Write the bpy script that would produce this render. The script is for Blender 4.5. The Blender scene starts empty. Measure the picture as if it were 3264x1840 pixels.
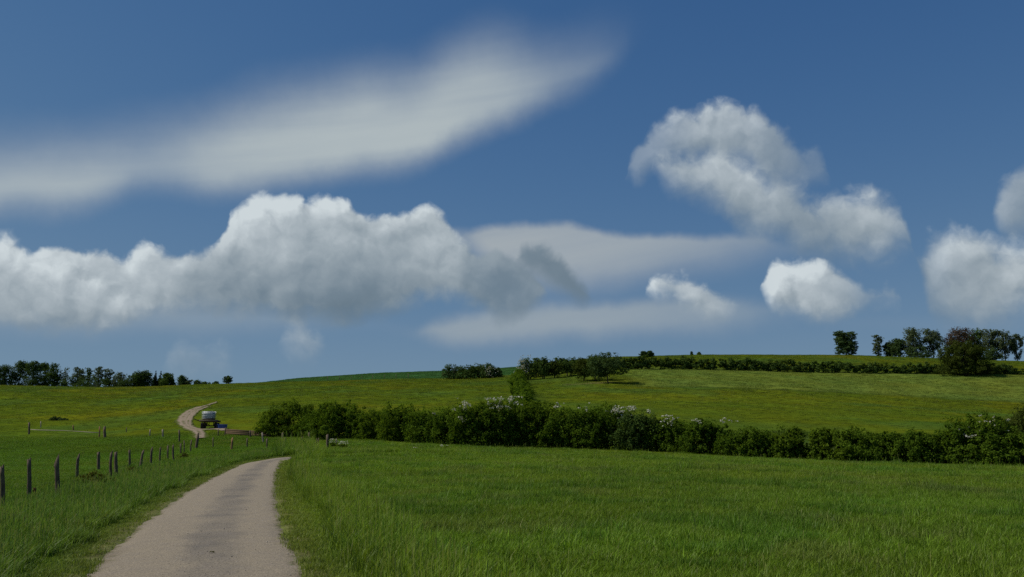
import bpy, math, random
import numpy as np
from mathutils import Vector, Matrix

# ------------------------------------------------------------------ camera
scene = bpy.context.scene
COL = scene.collection
W, H = 3264.0, 1840.0            # the photograph's size: only used to write positions as view angles
FPX = 2827.0                     # focal length in those units (60 degrees across)
EYE = 1.6
PITCH = math.atan(480.0 / FPX)
CP, SP = math.cos(PITCH), math.sin(PITCH)
cam_data = bpy.data.cameras.new("camera")
cam = bpy.data.objects.new("camera", cam_data)
COL.objects.link(cam)
cam.location = (0, 0, EYE)
cam.rotation_euler = (math.radians(90) + PITCH, 0, 0)
cam_data.sensor_fit = 'HORIZONTAL'
cam_data.sensor_width = 36.0
cam_data.lens = 36.0 * FPX / W
cam_data.clip_start = 0.1
cam_data.clip_end = 20000
scene.camera = cam

def ray(px, py):
    """world direction of a view angle, scaled to y = 1"""
    r, u = (px - W / 2) / FPX, (H / 2 - py) / FPX
    X, Y, Z = r, CP - SP * u, SP + CP * u
    return X / Y, Z / Y

def azel(px, py):
    a, e = ray(px, py)
    return math.atan2(a, 1.0), math.atan2(e, math.hypot(a, 1.0))

# ------------------------------------------------------------------ sun, sky and exposure
SUN_EL = math.radians(47)
SUN_AZ = math.radians(-91)       # from +Y towards +X; the sun stands at the left, level with the viewer
sun_dir = Vector((math.sin(SUN_AZ) * math.cos(SUN_EL), math.cos(SUN_AZ) * math.cos(SUN_EL), math.sin(SUN_EL)))
sun_data = bpy.data.lights.new("sun", 'SUN')
sun_data.energy = 3.6
sun_data.angle = math.radians(0.53)
sun_data.color = (1.0, 0.93, 0.81)
sun = bpy.data.objects.new("sun", sun_data)
COL.objects.link(sun)
sun.rotation_euler = sun_dir.to_track_quat('Z', 'Y').to_euler()
sun.location = sun_dir * 300

world = bpy.data.worlds.new("World")
scene.world = world
world.use_nodes = True
wt = world.node_tree
wt.nodes.clear()
wl = wt.links

class NB:
    """small helper to write node graphs as expressions"""
    def __init__(self, tree): self.t = tree
    def put(self, sock, v):
        if isinstance(v, bpy.types.NodeSocket): self.t.links.new(v, sock)
        elif v is not None: sock.default_value = v
    def math(self, op, a, b=None, c=None, clamp=False):
        n = self.t.nodes.new('ShaderNodeMath'); n.operation = op; n.use_clamp = clamp
        self.put(n.inputs[0], a)
        if b is not None: self.put(n.inputs[1], b)
        if c is not None: self.put(n.inputs[2], c)
        return n.outputs[0]
    def vec(self, op, a, b=None, scale=None):
        n = self.t.nodes.new('ShaderNodeVectorMath'); n.operation = op
        self.put(n.inputs[0], a)
        if b is not None: self.put(n.inputs[1], b)
        if scale is not None: self.put(n.inputs['Scale'], scale)
        return n.outputs['Value'] if op in ('DOT_PRODUCT', 'LENGTH', 'DISTANCE') else n.outputs[0]
    def comb(self, x, y, z=0.0):
        n = self.t.nodes.new('ShaderNodeCombineXYZ')
        for s, v in zip(n.inputs, (x, y, z)): self.put(s, v)
        return n.outputs[0]
    def sep(self, v):
        n = self.t.nodes.new('ShaderNodeSeparateXYZ'); self.put(n.inputs[0], v)
        return n.outputs
    def noise(self, v, scale, detail=4, rough=0.5, dist=0.0, lac=2.0):
        n = self.t.nodes.new('ShaderNodeTexNoise')
        self.put(n.inputs['Vector'], v); self.put(n.inputs['Scale'], scale)
        n.inputs['Detail'].default_value = detail; n.inputs['Roughness'].default_value = rough
        n.inputs['Lacunarity'].default_value = lac; n.inputs['Distortion'].default_value = dist
        return n.outputs
    def voro(self, v, scale, detail=0, rough=0.5, feature='F1'):
        n = self.t.nodes.new('ShaderNodeTexVoronoi'); n.feature = feature
        self.put(n.inputs['Vector'], v); self.put(n.inputs['Scale'], scale)
        if 'Detail' in n.inputs: n.inputs['Detail'].default_value = detail; n.inputs['Roughness'].default_value = rough
        return n.outputs
    def rng(self, v, a, b, c=0.0, d=1.0, smooth=False):
        n = self.t.nodes.new('ShaderNodeMapRange')
        n.interpolation_type = 'SMOOTHSTEP' if smooth else 'LINEAR'
        self.put(n.inputs['Value'], v)
        for k, x in zip(('From Min', 'From Max', 'To Min', 'To Max'), (a, b, c, d)): self.put(n.inputs[k], x)
        return n.outputs['Result']
    def mix(self, f, a, b, mode='MIX'):
        n = self.t.nodes.new('ShaderNodeMix'); n.data_type = 'RGBA'; n.blend_type = mode
        self.put(n.inputs['Factor'], f)
        self.put(n.inputs[6], a if isinstance(a, bpy.types.NodeSocket) else (*a, 1.0))
        self.put(n.inputs[7], b if isinstance(b, bpy.types.NodeSocket) else (*b, 1.0))
        return n.outputs[2]
    def ramp(self, f, stops, interp='LINEAR'):
        n = self.t.nodes.new('ShaderNodeValToRGB'); n.color_ramp.interpolation = interp
        while len(n.color_ramp.elements) < len(stops): n.color_ramp.elements.new(0.5)
        for e, (p, c) in zip(n.color_ramp.elements, stops): e.position = p; e.color = (*c, 1.0)
        self.put(n.inputs[0], f)
        return n.outputs[0]

def build_sky():
    b = NB(wt)
    tc = wt.nodes.new('ShaderNodeTexCoord').outputs['Generated']
    sky = wt.nodes.new('ShaderNodeTexSky')
    sky.sky_type = 'NISHITA'; sky.sun_disc = False
    sky.sun_elevation = SUN_EL
    sky.sun_rotation = SUN_AZ
    sky.air_density = 0.6; sky.dust_density = 0.0; sky.ozone_density = 3.0
    d = b.vec('NORMALIZE', tc)
    x, y, z = b.sep(d)
    az, el = b.math('ARCTAN2', x, y), b.math('ARCSINE', z)
    # --- clouds: upper and lower outlines over the azimuth, as curves; beyond +-42 degrees the same sky goes on mirrored
    AZR, ELR = math.radians(42), 0.75
    def curve(f, pts, kind):
        n = wt.nodes.new('ShaderNodeFloatCurve')
        c = n.mapping.curves[0]
        n.mapping.use_clip = True
        q = []
        for px, py in pts:
            if kind == 'el':
                a, e = azel(px, py); y = e / ELR
            else:
                a, e = azel(px, 900); y = py
            q.append(((a + AZR) / (2 * AZR), y))
        q = sorted(q)
        out = [q[0]]
        for t in q[1:]:
            out.append((max(t[0], out[-1][0] + 1e-4), t[1]))
        out = [(0.0, out[0][1])] + [t for t in out if 0.001 < t[0] < 0.999] + [(1.0, out[-1][1])]
        c.points[0].location = out[0]; c.points[1].location = out[-1]
        for t in out[1:-1]: c.points.new(*t)
        for p in c.points: p.handle_type = 'AUTO_CLAMPED'
        n.mapping.update()
        b.put(n.inputs['Value'], f)
        return n.outputs[0]
    def fold(u):
        return b.rng(b.math('ABSOLUTE', b.math('SUBTRACT', b.math('PINGPONG', b.math('ADD', u, 9 * AZR), 2 * AZR), 0.0)), 0.0, 2 * AZR)
    G = 110   # nothing there: the lower outline lies above the upper one
    def gap(x0, x1, y, y1=None):
        y1 = y if y1 is None else y1
        return ([(x0, y + G), (x1, y1 + G)], [(x0, y - G), (x1, y1 - G)])
    t1 = [(-420,840),(-250,800),(-120,830),(0,775),(45,775),(75,832),(112,802),(150,782),(180,790),(240,802),(290,838),(330,795),(372,835),(425,812),(438,772),(475,778),
          (540,808),(600,798),(640,822),(690,800),(712,775),(722,690),(738,648),(762,640),(785,668),(800,634),(850,604),(878,640),(908,616),(950,620),
          (985,655),(1003,622),(1050,612),(1088,648),(1128,645),(1150,690),(1200,692),(1250,676),(1292,690),(1318,652),(1360,648),(1420,688),(1442,735),
          (1480,775),(1530,818),(1562,815),(1578,782),(1600,800),(1625,838),(1670,850),(1720,900),(1750,950)]
    b1 = [(-420,1000),(0,1003),(300,1012),(440,1000),(540,975),(700,978),(850,992),(950,1003),(1100,1003),(1205,1000),(1240,975),(1290,955),(1350,935),(1450,930),(1500,955),
          (1590,1008),(1660,1005),(1700,970),(1750,915)]
    g = gap(1800, 2030, 930); t1 += g[0]; b1 += g[1]
    t1 += [(2052,940),(2075,900),(2110,884),(2160,880),(2215,905),(2265,945),(2300,965),(2325,945),(2350,985)]
    b1 += [(2052,935),(2090,930),(2120,925),(2160,965),(2230,985),(2300,1005),(2350,960)]
    g = gap(2375, 2405, 930); t1 += g[0]; b1 += g[1]
    t1 += [(2425,910),(2438,850),(2480,822),(2515,828),(2550,838),(2600,835),(2660,850),(2720,890),(2770,935),(2790,950),(2815,905),(2850,915),(2890,955)]
    b1 += [(2425,905),(2445,955),(2500,980),(2560,985),(2640,1000),(2720,975),(2770,955),(2790,945),(2840,950),(2890,940)]
    g = gap(2915, 3420, 930); t1 += g[0]; b1 += g[1]
    tone1 = [(-400,.95),(0,.95),(250,.8),(480,.92),(700,.8),(800,1),(1050,1),(1200,.9),(1400,.85),(1500,.6),(1600,.42),(1750,.35),(2000,.7),(2140,.85),(2300,.75),(2480,1),(2700,.7),(2850,.6),(3050,.78),(3264,.85),(3400,.8)]
    op1 = [(-400,1),(1400,1),(1650,.9),(2000,.9),(2150,.95),(2290,.8),(2330,.6),(2480,1),(2700,.85),(2800,.5),(2880,.5),(2960,.8),(3100,.95),(3400,1)]
    t2 = [(-420,830),(-200,790),(0,770),(30,772),(62,800),(112,855),(138,845),(150,820),(188,826),(200,850),(240,882),(290,900),(318,925),(350,922),(400,945),(460,962),(485,985)]
    b2 = [(-420,1003),(0,1003),(300,1008),(460,1002),(485,985)]
    g = gap(520, 1625, 985, 835); t2 += g[0]; b2 += g[1]
    t2 += [(1652,830),(1662,775),(1685,765),(1712,785),(1760,805),(1795,825),(1812,865),(1850,895),(1875,925),(1893,955)]
    b2 += [(1652,845),(1680,860),(1740,880),(1790,905),(1830,935),(1860,958),(1893,945)]
    g = gap(1915, 1985, 955, 535); t2 += g[0]; b2 += g[1]
    t2 += [(2005,535),(2012,490),(2040,470),(2062,435),(2120,400),(2170,372),(2240,368),(2280,345),(2340,348),(2385,375),(2410,362),(2450,400),(2500,430),(2540,480),(2575,520),(2600,495),(2620,520),(2640,560)]
    b2 += [(2005,530),(2020,565),(2050,560),(2072,510),(2130,490),(2180,492),(2230,486),(2280,490),(2330,490),(2390,500),(2450,560),(2520,570),(2570,560),(2610,555),(2640,540)]
    g = gap(2668, 3140, 550, 680); t2 += g[0]; b2 += g[1]
    t2 += [(3165,680),(3178,600),(3210,585),(3240,575),(3264,540),(3420,520)]
    b2 += [(3165,670),(3185,715),(3230,728),(3264,725),(3420,700)]
    tone2 = [(-400,1),(0,1),(200,.95),(450,.75),(1600,.25),(1690,.22),(1880,.24),(1960,.5),(2050,.55),(2300,.8),(2500,.6),(2640,.5),(3100,.6),(3400,.62)]
    op2 = [(-400,1),(420,.9),(500,.6),(1600,.95),(1850,.9),(1960,.4),(2050,.45),(2200,.75),(2300,.88),(2450,.8),(2560,.6),(2640,.35),(3100,.6),(3400,.75)]
    g = gap(-420, 510, 1130, 1145); t3, b3 = list(g[0]), list(g[1])
    t3 += [(540,1150),(560,1112),(620,1108),(700,1135),(730,1160)]; b3 += [(540,1140),(580,1165),(650,1172),(730,1155)]
    g = gap(757, 870, 1155, 1078); t3 += g[0]; b3 += g[1]
    t3 += [(895,1080),(925,1050),(965,1050),(1000,1072),(1030,1095)]; b3 += [(895,1070),(940,1100),(980,1112),(1030,1090)]
    g = gap(1055, 2070, 1092, 522); t3 += g[0]; b3 += g[1]
    t3 += [(2095,525),(2110,500),(2160,505),(2220,512),(2270,492),(2330,498),(2390,540),(2430,585),(2470,578),(2520,600),(2580,632),(2630,650),(2680,638),(2720,630),(2760,622),(2810,630),(2850,655),(2880,700),(2900,735)]
    b3 += [(2095,515),(2140,560),(2220,590),(2290,625),(2320,665),(2330,690),(2400,708),(2480,722),(2560,768),(2640,790),(2730,798),(2800,780),(2860,760),(2900,725)]
    g = gap(2914, 2924, 735, 870); t3 += g[0]; b3 += g[1]
    t3 += [(2940,860),(2960,785),(3005,735),(3050,745),(3090,760),(3130,772),(3175,805),(3200,820),(3240,795),(3330,800),(3420,840)]
    b3 += [(2945,900),(2960,960),(3030,985),(3120,1005),(3200,985),(3280,955),(3420,950)]
    tone3 = [(-400,.6),(960,.6),(1900,.7),(2200,.72),(2300,.8),(2420,.8),(2560,.6),(2700,.72),(2800,.78),(2900,.62),(3030,.85),(3150,.78),(3250,.95),(3400,.9)]
    op3 = [(-400,.3),(720,.3),(900,.55),(1000,.55),(1900,.6),(2150,.8),(2300,.95),(2600,.9),(2760,.95),(2880,.8),(2960,.75),(3050,.9),(3264,.98),(3400,.95)]
    s1t = [(-420,480),(0,445),(200,430),(420,400),(560,378),(700,330),(800,290),(930,265),(1100,235),(1210,195),(1265,232),(1330,215),(1400,150),(1500,105),(1600,95),(1700,130),(1800,125),(1950,70),(2060,70)]
    s1b = [(-420,690),(0,675),(200,668),(340,640),(440,600),(520,595),(640,615),(760,612),(900,585),(1100,560),(1300,525),(1450,460),(1600,395),(1750,320),(1880,270),(1960,200),(2060,66)]
    g = gap(2200, 3420, 120); s1t += g[0]; s1b += g[1]
    op_s1 = [(-400,.85),(0,.86),(200,.86),(450,.74),(640,.9),(1000,.97),(1300,.98),(1500,.92),(1700,.68),(1850,.46),(2000,.16),(2100,.06),(3400,.0)]
    g = gap(-420, 1330, 760); s2t, s2b = list(g[0]), list(g[1])
    s2t += [(1420,735),(1500,722),(1600,708),(1700,702),(1800,702),(1850,718),(1950,742),(2100,742),(2250,750),(2400,745),(2500,770),(2620,800)]
    s2b += [(1420,760),(1500,800),(1600,880),(1750,920),(1900,915),(2000,900),(2150,878),(2300,850),(2450,825),(2560,805),(2620,790)]
    g = gap(2700, 3420, 790); s2t += g[0]; s2b += g[1]
    op_s2 = [(-400,.5),(1420,.6),(1550,.92),(1800,.85),(2000,.8),(2200,.7),(2400,.5),(2600,.3),(3400,.3)]
    s3t = [(-420,960),(300,960),(600,975),(900,985),(1200,1015),(1300,1050),(1350,1025),(1420,1005),(1550,990),(1700,970),(1850,962),(2000,955),(2200,950),(2400,955),(2560,975),(2700,1000),(3420,1000)]
    s3b = [(-420,1060),(300,1065),(600,1070),(900,1060),(1200,1045),(1300,1062),(1380,1085),(1480,1100),(1600,1096),(1800,1082),(2000,1072),(2200,1068),(2350,1050),(2480,1030),(2600,1015),(2700,1030),(3420,1060)]
    op_s3 = [(-400,.34),(500,.38),(900,.34),(1150,.14),(1300,.4),(1400,.72),(1600,.8),(1900,.74),(2150,.62),(2350,.42),(2600,.15),(3400,.12)]

    # slow domain warp so that the outlines fray
    wv = b.vec('SUBTRACT', b.noise(d, 14.0, 4, 0.6)[1], (0.5, 0.5, 0.5))
    wx, wy, _ = b.sep(wv)
    u = b.math('MULTIPLY_ADD', wx, 0.016, az)
    v = b.math('MULTIPLY_ADD', wy, 0.014, el)
    # billows: cauliflower lumps from cells, frayed by fine noise
    wn = b.vec('SCALE', b.vec('SUBTRACT', b.noise(d, 40.0, 3, 0.6)[1], (0.5, 0.5, 0.5)), scale=0.022)
    wd = b.vec('ADD', b.comb(u, v, 0.0), wn)
    def billow(p):
        n = wt.nodes.new('ShaderNodeTexVoronoi'); n.feature = 'SMOOTH_F1'; n.voronoi_dimensions = '2D'
        b.put(n.inputs['Vector'], p); n.inputs['Scale'].default_value = 26.0
        n.inputs['Detail'].default_value = 2.0; n.inputs['Roughness'].default_value = 0.5; n.inputs['Smoothness'].default_value = 0.25
        f = b.noise(p, 34.0, 7, 0.60)[0]
        s = b.math('MULTIPLY_ADD', n.outputs[0], -1.0, 0.46)
        return b.math('ADD', s, b.math('MULTIPLY_ADD', f, 2.2, -1.1)), f
    off = (-0.0085, 0.0105)     # towards the sun, seen from here: up and to the left
    n0, f0 = billow(wd)
    n1, _ = billow(b.vec('ADD', wd, (off[0], off[1], 0.0)))
    f_here = fold(u)
    f_sun = fold(b.math('ADD', u, off[0]))
    v_sun = b.math('ADD', v, off[1])
    low = b.noise(b.comb(b.math('MULTIPLY', u, 1.0), b.math('MULTIPLY', v, 1.5), 7.0), 9.0, 2, 0.5)[0]
    def blurred(pts, sig=110.0, step=2):
        p = sorted(pts); X = np.arange(-420, 3421, 20.0)
        yv = np.interp(X, [q[0] for q in p], [q[1] for q in p])
        k = np.exp(-0.5 * (np.arange(-400, 401, 20.0) / sig) ** 2); k /= k.sum()
        yv = np.convolve(np.pad(yv, 20, mode='edge'), k, mode='valid')
        return list(zip(X[::step], yv[::step]))
    def cumulus(col, tp, bp, tone, op, sT=0.0085, sB=0.022, hard=0.5, fat=0.45):
        tq, bp = blurred(tp, 20.0, 1), blurred(bp, 20.0, 1)
        T0, B0, T1, TS = curve(f_here, tq, 'el'), curve(f_here, bp, 'el'), curve(f_sun, tq, 'el'), curve(f_here, blurred(tp), 'el')
        T0, B0, T1, TS = (b.math('MULTIPLY', k, ELR) for k in (T0, B0, T1, TS))
        up0 = b.math('DIVIDE', b.math('SUBTRACT', T0, v), sT)
        dn0 = b.math('DIVIDE', b.math('SUBTRACT', v, B0), sB)
        D0 = b.math('MINIMUM', b.math('MULTIPLY_ADD', n0, 1.25, up0), b.math('MULTIPLY_ADD', n0, 0.5, dn0))
        al = b.rng(D0, -fat - hard, -fat + hard, smooth=True)
        al = b.math('MULTIPLY', al, curve(f_here, op, 'val'))
        # lit where there is less cloud towards the sun; grey where much of it lies above
        rim0 = b.math('MINIMUM', up0, 1.8)
        rim1 = b.math('MINIMUM', b.math('DIVIDE', b.math('SUBTRACT', T1, v_sun), sT), 1.8)
        grad = b.math('ADD', b.math('MULTIPLY', b.math('SUBTRACT', n0, n1), 1.25), b.math('MULTIPLY', b.math('SUBTRACT', rim0, rim1), 0.6))
        lit = b.math('MULTIPLY', b.rng(grad, -1.2, 1.8, -0.22, 0.34), b.rng(b.math('SUBTRACT', TS, v), 0.0, 0.09, 1.0, 0.45))
        shade = b.rng(b.math('SUBTRACT', TS, v), -0.015, 0.125, 0.94, 0.19)
        lum = b.math('ADD', b.math('ADD', shade, lit), b.rng(low, 0.25, 0.75, -0.14, 0.14))
        lum = b.math('MULTIPLY', lum, curve(f_here, tone, 'val'), clamp=True)
        cc = b.ramp(lum, [(0.0, (0.110, 0.165, 0.215)), (0.25, (0.165, 0.225, 0.280)), (0.55, (0.30, 0.36, 0.405)), (0.8, (0.44, 0.50, 0.54)), (1.0, (0.60, 0.665, 0.695))])
        return b.mix(al, col, cc)
    us, vs = b.math('MULTIPLY_ADD', wx, 0.03, az), b.math('MULTIPLY_ADD', wy, 0.02, el)
    f_s = fold(us)
    fib = b.noise(b.comb(b.math('MULTIPLY', az, 4.0), b.math('MULTIPLY', b.math('MULTIPLY_ADD', az, -0.16, el), 40.0), 3.0), 1.0, 4, 0.5)[0]
    def sheet(col, tp, bp, op, sT, sB, c0, c1):
        T0, B0 = (b.math('MULTIPLY', curve(f_s, k, 'el'), ELR) for k in (tp, bp))
        up0 = b.rng(b.math('SUBTRACT', T0, vs), -0.5 * sT, 0.9 * sT, smooth=True)
        dn0 = b.rng(b.math('SUBTRACT', vs, B0), -0.6 * sB, 0.8 * sB, smooth=True)
        a = b.math('MULTIPLY', up0, dn0)
        a = b.math('MULTIPLY', a, b.rng(fib, 0.2, 0.8, 0.88, 1.10))
        k = b.math('MULTIPLY', a, curve(f_s, op, 'val'), clamp=True)
        return b.mix(k, col, b.mix(a, c0, c1))
    # thin air light near the horizon comes from the sky texture itself
    bg = wt.nodes.new('ShaderNodeBackground')
    sk = b.vec('SCALE', sky.outputs[0], scale=SKY_SCALE)
    sr, sg, sb = b.sep(sk)     # the camera's colour response for the clear sky, channel by channel
    sk = b.comb(*(b.math('MULTIPLY', b.math('SUBTRACT', 1.0, b.math('EXPONENT', b.math('MULTIPLY', b.math('POWER', c, g), -k / m))), m)
                  for c, (g, k, m) in zip((sr, sg, sb), SKY_GRADE)))
    col = sheet(sk, s3t, s3b, op_s3, 0.015, 0.022, (0.25, 0.31, 0.39), (0.325, 0.38, 0.42))
    col = sheet(col, s2t, s2b, op_s2, 0.010, 0.040, (0.28, 0.33, 0.40), (0.365, 0.41, 0.44))
    col = sheet(col, blurred(s1t, 45.0), s1b, op_s1, 0.070, 0.034, (0.26, 0.315, 0.395), (0.415, 0.475, 0.50))
    col = cumulus(col, t3, b3, tone3, op3, 0.014, 0.021, 1.25, 0.40)
    col = cumulus(col, t1, b1, tone1, op1, 0.0085, 0.020, 0.75, 0.30)
    col = cumulus(col, t2, b2, tone2, op2, 0.0105, 0.015, 1.05, 0.42)
    wl.new(b.vec('SCALE', col, scale=1 / 0.1), bg.inputs[0])
    bg.inputs[1].default_value = 0.1
    out = wt.nodes.new('ShaderNodeOutputWorld')
    wl.new(bg.outputs[0], out.inputs[0])
    try:
        world.cycles.sampling_method = 'MANUAL'
        world.cycles.sample_map_resolution = 512
    except Exception:
        pass
SKY_SCALE = 0.08
SKY_GRADE = ((1.5, 3.648, 0.17), (1.15, 2.026, 0.28), (1.0, 2.148, 0.38))
build_sky()

scene.view_settings.view_transform = 'Standard'
scene.view_settings.look = 'None'
scene.view_settings.exposure = 0.0
scene.view_settings.gamma = 1.0
scene.view_settings.use_curve_mapping = False
scene.render.engine = 'CYCLES'
scene.cycles.use_denoising = False
scene.cycles.max_bounces = 6
scene.cycles.transparent_max_bounces = 8

# ================================================================== terrain
rng = np.random.default_rng(11)

def vnoise(x, y, seed=0):
    x = np.asarray(x, float); y = np.asarray(y, float)
    xi, yi = np.floor(x).astype(np.int64), np.floor(y).astype(np.int64)
    fx, fy = x - xi, y - yi
    fx, fy = fx * fx * (3 - 2 * fx), fy * fy * (3 - 2 * fy)
    def h(a, b):
        n = (a * 374761393 + b * 668265263 + seed * 974711) & 0xffffffff
        n = ((n ^ (n >> 13)) * 1274126177) & 0xffffffff
        return ((n ^ (n >> 16)) & 0xffff) / 65535.0
    return (h(xi, yi) * (1 - fx) + h(xi + 1, yi) * fx) * (1 - fy) + (h(xi, yi + 1) * (1 - fx) + h(xi + 1, yi + 1) * fx) * fy

def fbm(x, y, octv=4, seed=0, rough=0.5):
    s, a, t = 0.0, 1.0, 0.0
    for k in range(octv):
        s = s + a * vnoise(np.asarray(x) * 2 ** k + 17.3 * k, np.asarray(y) * 2 ** k - 9.1 * k, seed + k); t += a; a *= rough
    return s / t

# height profiles along lines of sight: (distance, where that ground is seen); crests are followed by falling ground
PROFILE = {
    0:    [(10,1840),(25,1604),(43,1522),(62,1482),(75,1445),(95,1393),(130,1345),(180,1288),(230,1243),(260,1224)],
    400:  [(10,1840),(25,1600),(43,1518),(62,1484),(72,1464),(80,1432),(95,1392),(110,1366),(150,1316),(200,1270),(250,1240),(270,1233)],
    640:  [(10,1840),(25,1592),(45,1502),(60,1464),(70,1442),(78,1424),(88,1394),(100,1367),(120,1333),(160,1290),(220,1244),(270,1223)],
    900:  [(10,1840),(20,1622),(35,1530),(45,1489),(55,1457),(65,1440),(76,1424),(88,1391),(110,1345),(150,1294),(200,1252),(270,1219),(340,1207)],
    1200: [(10,1840),(20,1622),(40,1508),(60,1450),(82,1404),(110,1345),(150,1292),(200,1248),(270,1212),(350,1186)],
    1632: [(10,1840),(20,1622),(40,1506),(60,1452),(76,1428),(100,1358),(140,1294),(180,1254),(220,1224),(260,1203),(350,1172)],
    1925: [(10,1840),(20,1622),(40,1508),(60,1458),(73,1437),(100,1360),(140,1296),(170,1258),(200,1222),(225,1190),(240,1171),(270,1153),(340,1136)],
    2300: [(10,1840),(20,1622),(40,1512),(60,1466),(70,1454),(90,1390),(120,1326),(160,1274),(193,1240),(197,1236),(220,1202),(240,1180),(270,1151),(325,1126)],
    2700: [(10,1840),(20,1624),(40,1516),(60,1480),(65,1474),(90,1398),(120,1338),(160,1292),(193,1258),(197,1253),(220,1214),(240,1189),(280,1150),(335,1127)],
    3264: [(10,1840),(20,1626),(40,1524),(60,1491),(80,1428),(120,1352),(160,1318),(193,1289),(197,1283),(220,1232),(240,1193),(280,1166),(335,1150)],
}
LOGY = np.linspace(math.log(4), math.log(6000), 500)
def build_table():
    cols, rows = [], []
    for px, prof in PROFILE.items():
        a = ray(px, 1330)[0]
        Y = [4.0] + [p[0] for p in prof]
        Z = [0.0] + [EYE + p[0] * ray(px, p[1])[1] for p in prof]
        Z[1] = 0.0
        yc, zc = Y[-1], Z[-1]
        Y += [yc * 1.12, yc * 1.5, yc * 2.2, 6000]; Z += [zc - 0.1, zc - 2.5, zc - 6, zc - 10]
        z = np.interp(LOGY, np.log(Y), Z)
        rows.append(z); cols.append(a)
    T = np.array(rows)
    k = np.exp(-0.5 * (np.arange(-9, 10) / 2.6) ** 2); k /= k.sum()
    T = np.array([np.convolve(np.pad(r, 9, mode='edge'), k, mode='valid') for r in T])
    ag = np.linspace(-0.9, 0.9, 361)
    G = np.array([np.interp(ag, cols, T[:, j]) for j in range(T.shape[1])]).T
    k = np.exp(-0.5 * (np.arange(-14, 15) / 5.0) ** 2); k /= k.sum()
    G = np.array([np.convolve(np.pad(G[:, j], 14, mode='edge'), k, mode='valid') for j in range(G.shape[1])]).T
    return ag, G
AG, ZG = build_table()

def zfun(x, y, rough=True):
    x = np.asarray(x, float); y = np.asarray(y, float)
    r = np.hypot(x, y)
    az = np.arctan2(x, y)
    azc = np.clip(az, -0.7, 0.7)
    back = np.clip((np.abs(az) - 0.7) / 2.4, 0, 1)
    azc = azc * (1 - back)                       # behind the viewer both sides run together
    Y = np.maximum(r * np.cos(azc), 4.0)
    fa = (np.tan(azc) - AG[0]) / (AG[1] - AG[0]); fa = np.clip(fa, 0, len(AG) - 1.001)
    fy = (np.log(Y) - LOGY[0]) / (LOGY[1] - LOGY[0]); fy = np.clip(fy, 0, len(LOGY) - 1.001)
    i, j = fa.astype(int), fy.astype(int); u, v = fa - i, fy - j
    z = ZG[i, j] * (1 - u) * (1 - v) + ZG[i + 1, j] * u * (1 - v) + ZG[i, j + 1] * (1 - u) * v + ZG[i + 1, j + 1] * u * v
    if rough:
        far = np.clip((r - 70) / 60, 0, 1)
        z = z + far * (0.5 * (fbm(x / 16, y / 16, 3, 3) - 0.5) + 0.22 * (fbm(x / 3.2, y / 3.2, 2, 8) - 0.5))
        z = z + (1 - far) * 0.06 * (fbm(x / 2.5, y / 2.5, 3, 5) - 0.5) * np.clip((r - 3) / 6, 0, 1)
    return z

def hit(px, py, ymax=900.0):
    """ground point seen at a view angle"""
    a, e = ray(px, py)
    Y = np.exp(np.linspace(math.log(4.5), math.log(ymax), 5000))
    f = EYE + Y * e - zfun(a * Y, Y)
    k = np.argmax(f < 0)
    if f[k] >= 0: k = len(Y) - 1
    y0 = Y[k]
    return Vector((a * y0, y0, float(zfun(a * y0, y0))))

def at(px, Y):
    """ground point in the direction of a view angle at a distance"""
    a = ray(px, 1250)[0]
    return Vector((a * Y, Y, float(zfun(a * Y, Y))))

# ---- the lane's two edges on the ground
LANE_L = [(269,1833),(300,1800),(336,1760),(396,1703),(475,1652),(554,1592),(618,1553),(681,1519),(744,1490),(800,1472)]
LANE_R = [(976,1840),(950,1773),(926,1716),(908,1676),(889,1621),(882,1570),(882,1532),(889,1497),(901,1470)]
def resample(pts, n):
    p = np.array([(v[0], v[1]) for v in pts]); s = np.r_[0, np.cumsum(np.hypot(*np.diff(p, axis=0).T))]
    t = np.linspace(0, s[-1], n)
    return np.c_[np.interp(t, s, p[:, 0]), np.interp(t, s, p[:, 1])]
def smooth(p, k=5):
    q = p.copy()
    for _ in range(k): q[1:-1] = 0.25 * q[:-2] + 0.5 * q[1:-1] + 0.25 * q[2:]
    return q
el_ = [hit(*p) for p in LANE_L]; er_ = [hit(*p) for p in LANE_R]
# continue under and behind the viewer, and on behind the tall verge where the lane bends to the right
def cont(a, b, d): 
    v = (a - b).normalized(); return a + v * d
el_ = [cont(el_[0], el_[3], 26), cont(el_[0], el_[3], 12), cont(el_[0], el_[3], 5)] + el_
er_ = [cont(er_[0], er_[3], 26), cont(er_[0], er_[3], 12), cont(er_[0], er_[3], 5)] + er_
L_end, R_end = el_[-1], er_[-1]
el_ += [L_end + Vector((0.9, 4.0, 0)), L_end + Vector((3.0, 7.0, 0)), L_end + Vector((6.5, 9.0, 0)), L_end + Vector((9, 9.8, 0))]
er_ += [R_end + Vector((0.3, 3.0, 0)), R_end + Vector((1.8, 5.0, 0)), R_end + Vector((4.2, 6.2, 0)), R_end + Vector((6.5, 6.8, 0))]
NL = 260
LL, LR = smooth(resample(el_, NL), 8), smooth(resample(er_, NL), 8)
_d = np.hypot(LL[:, None, 0] - LR[None, :, 0], LL[:, None, 1] - LR[None, :, 1])
_j = _d.argmin(1)
LC, LHW = smooth((LL + LR[_j]) / 2, 12), np.convolve(np.pad(_d.min(1) / 2, 8, mode='edge'), np.ones(17) / 17, mode='valid')

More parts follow.
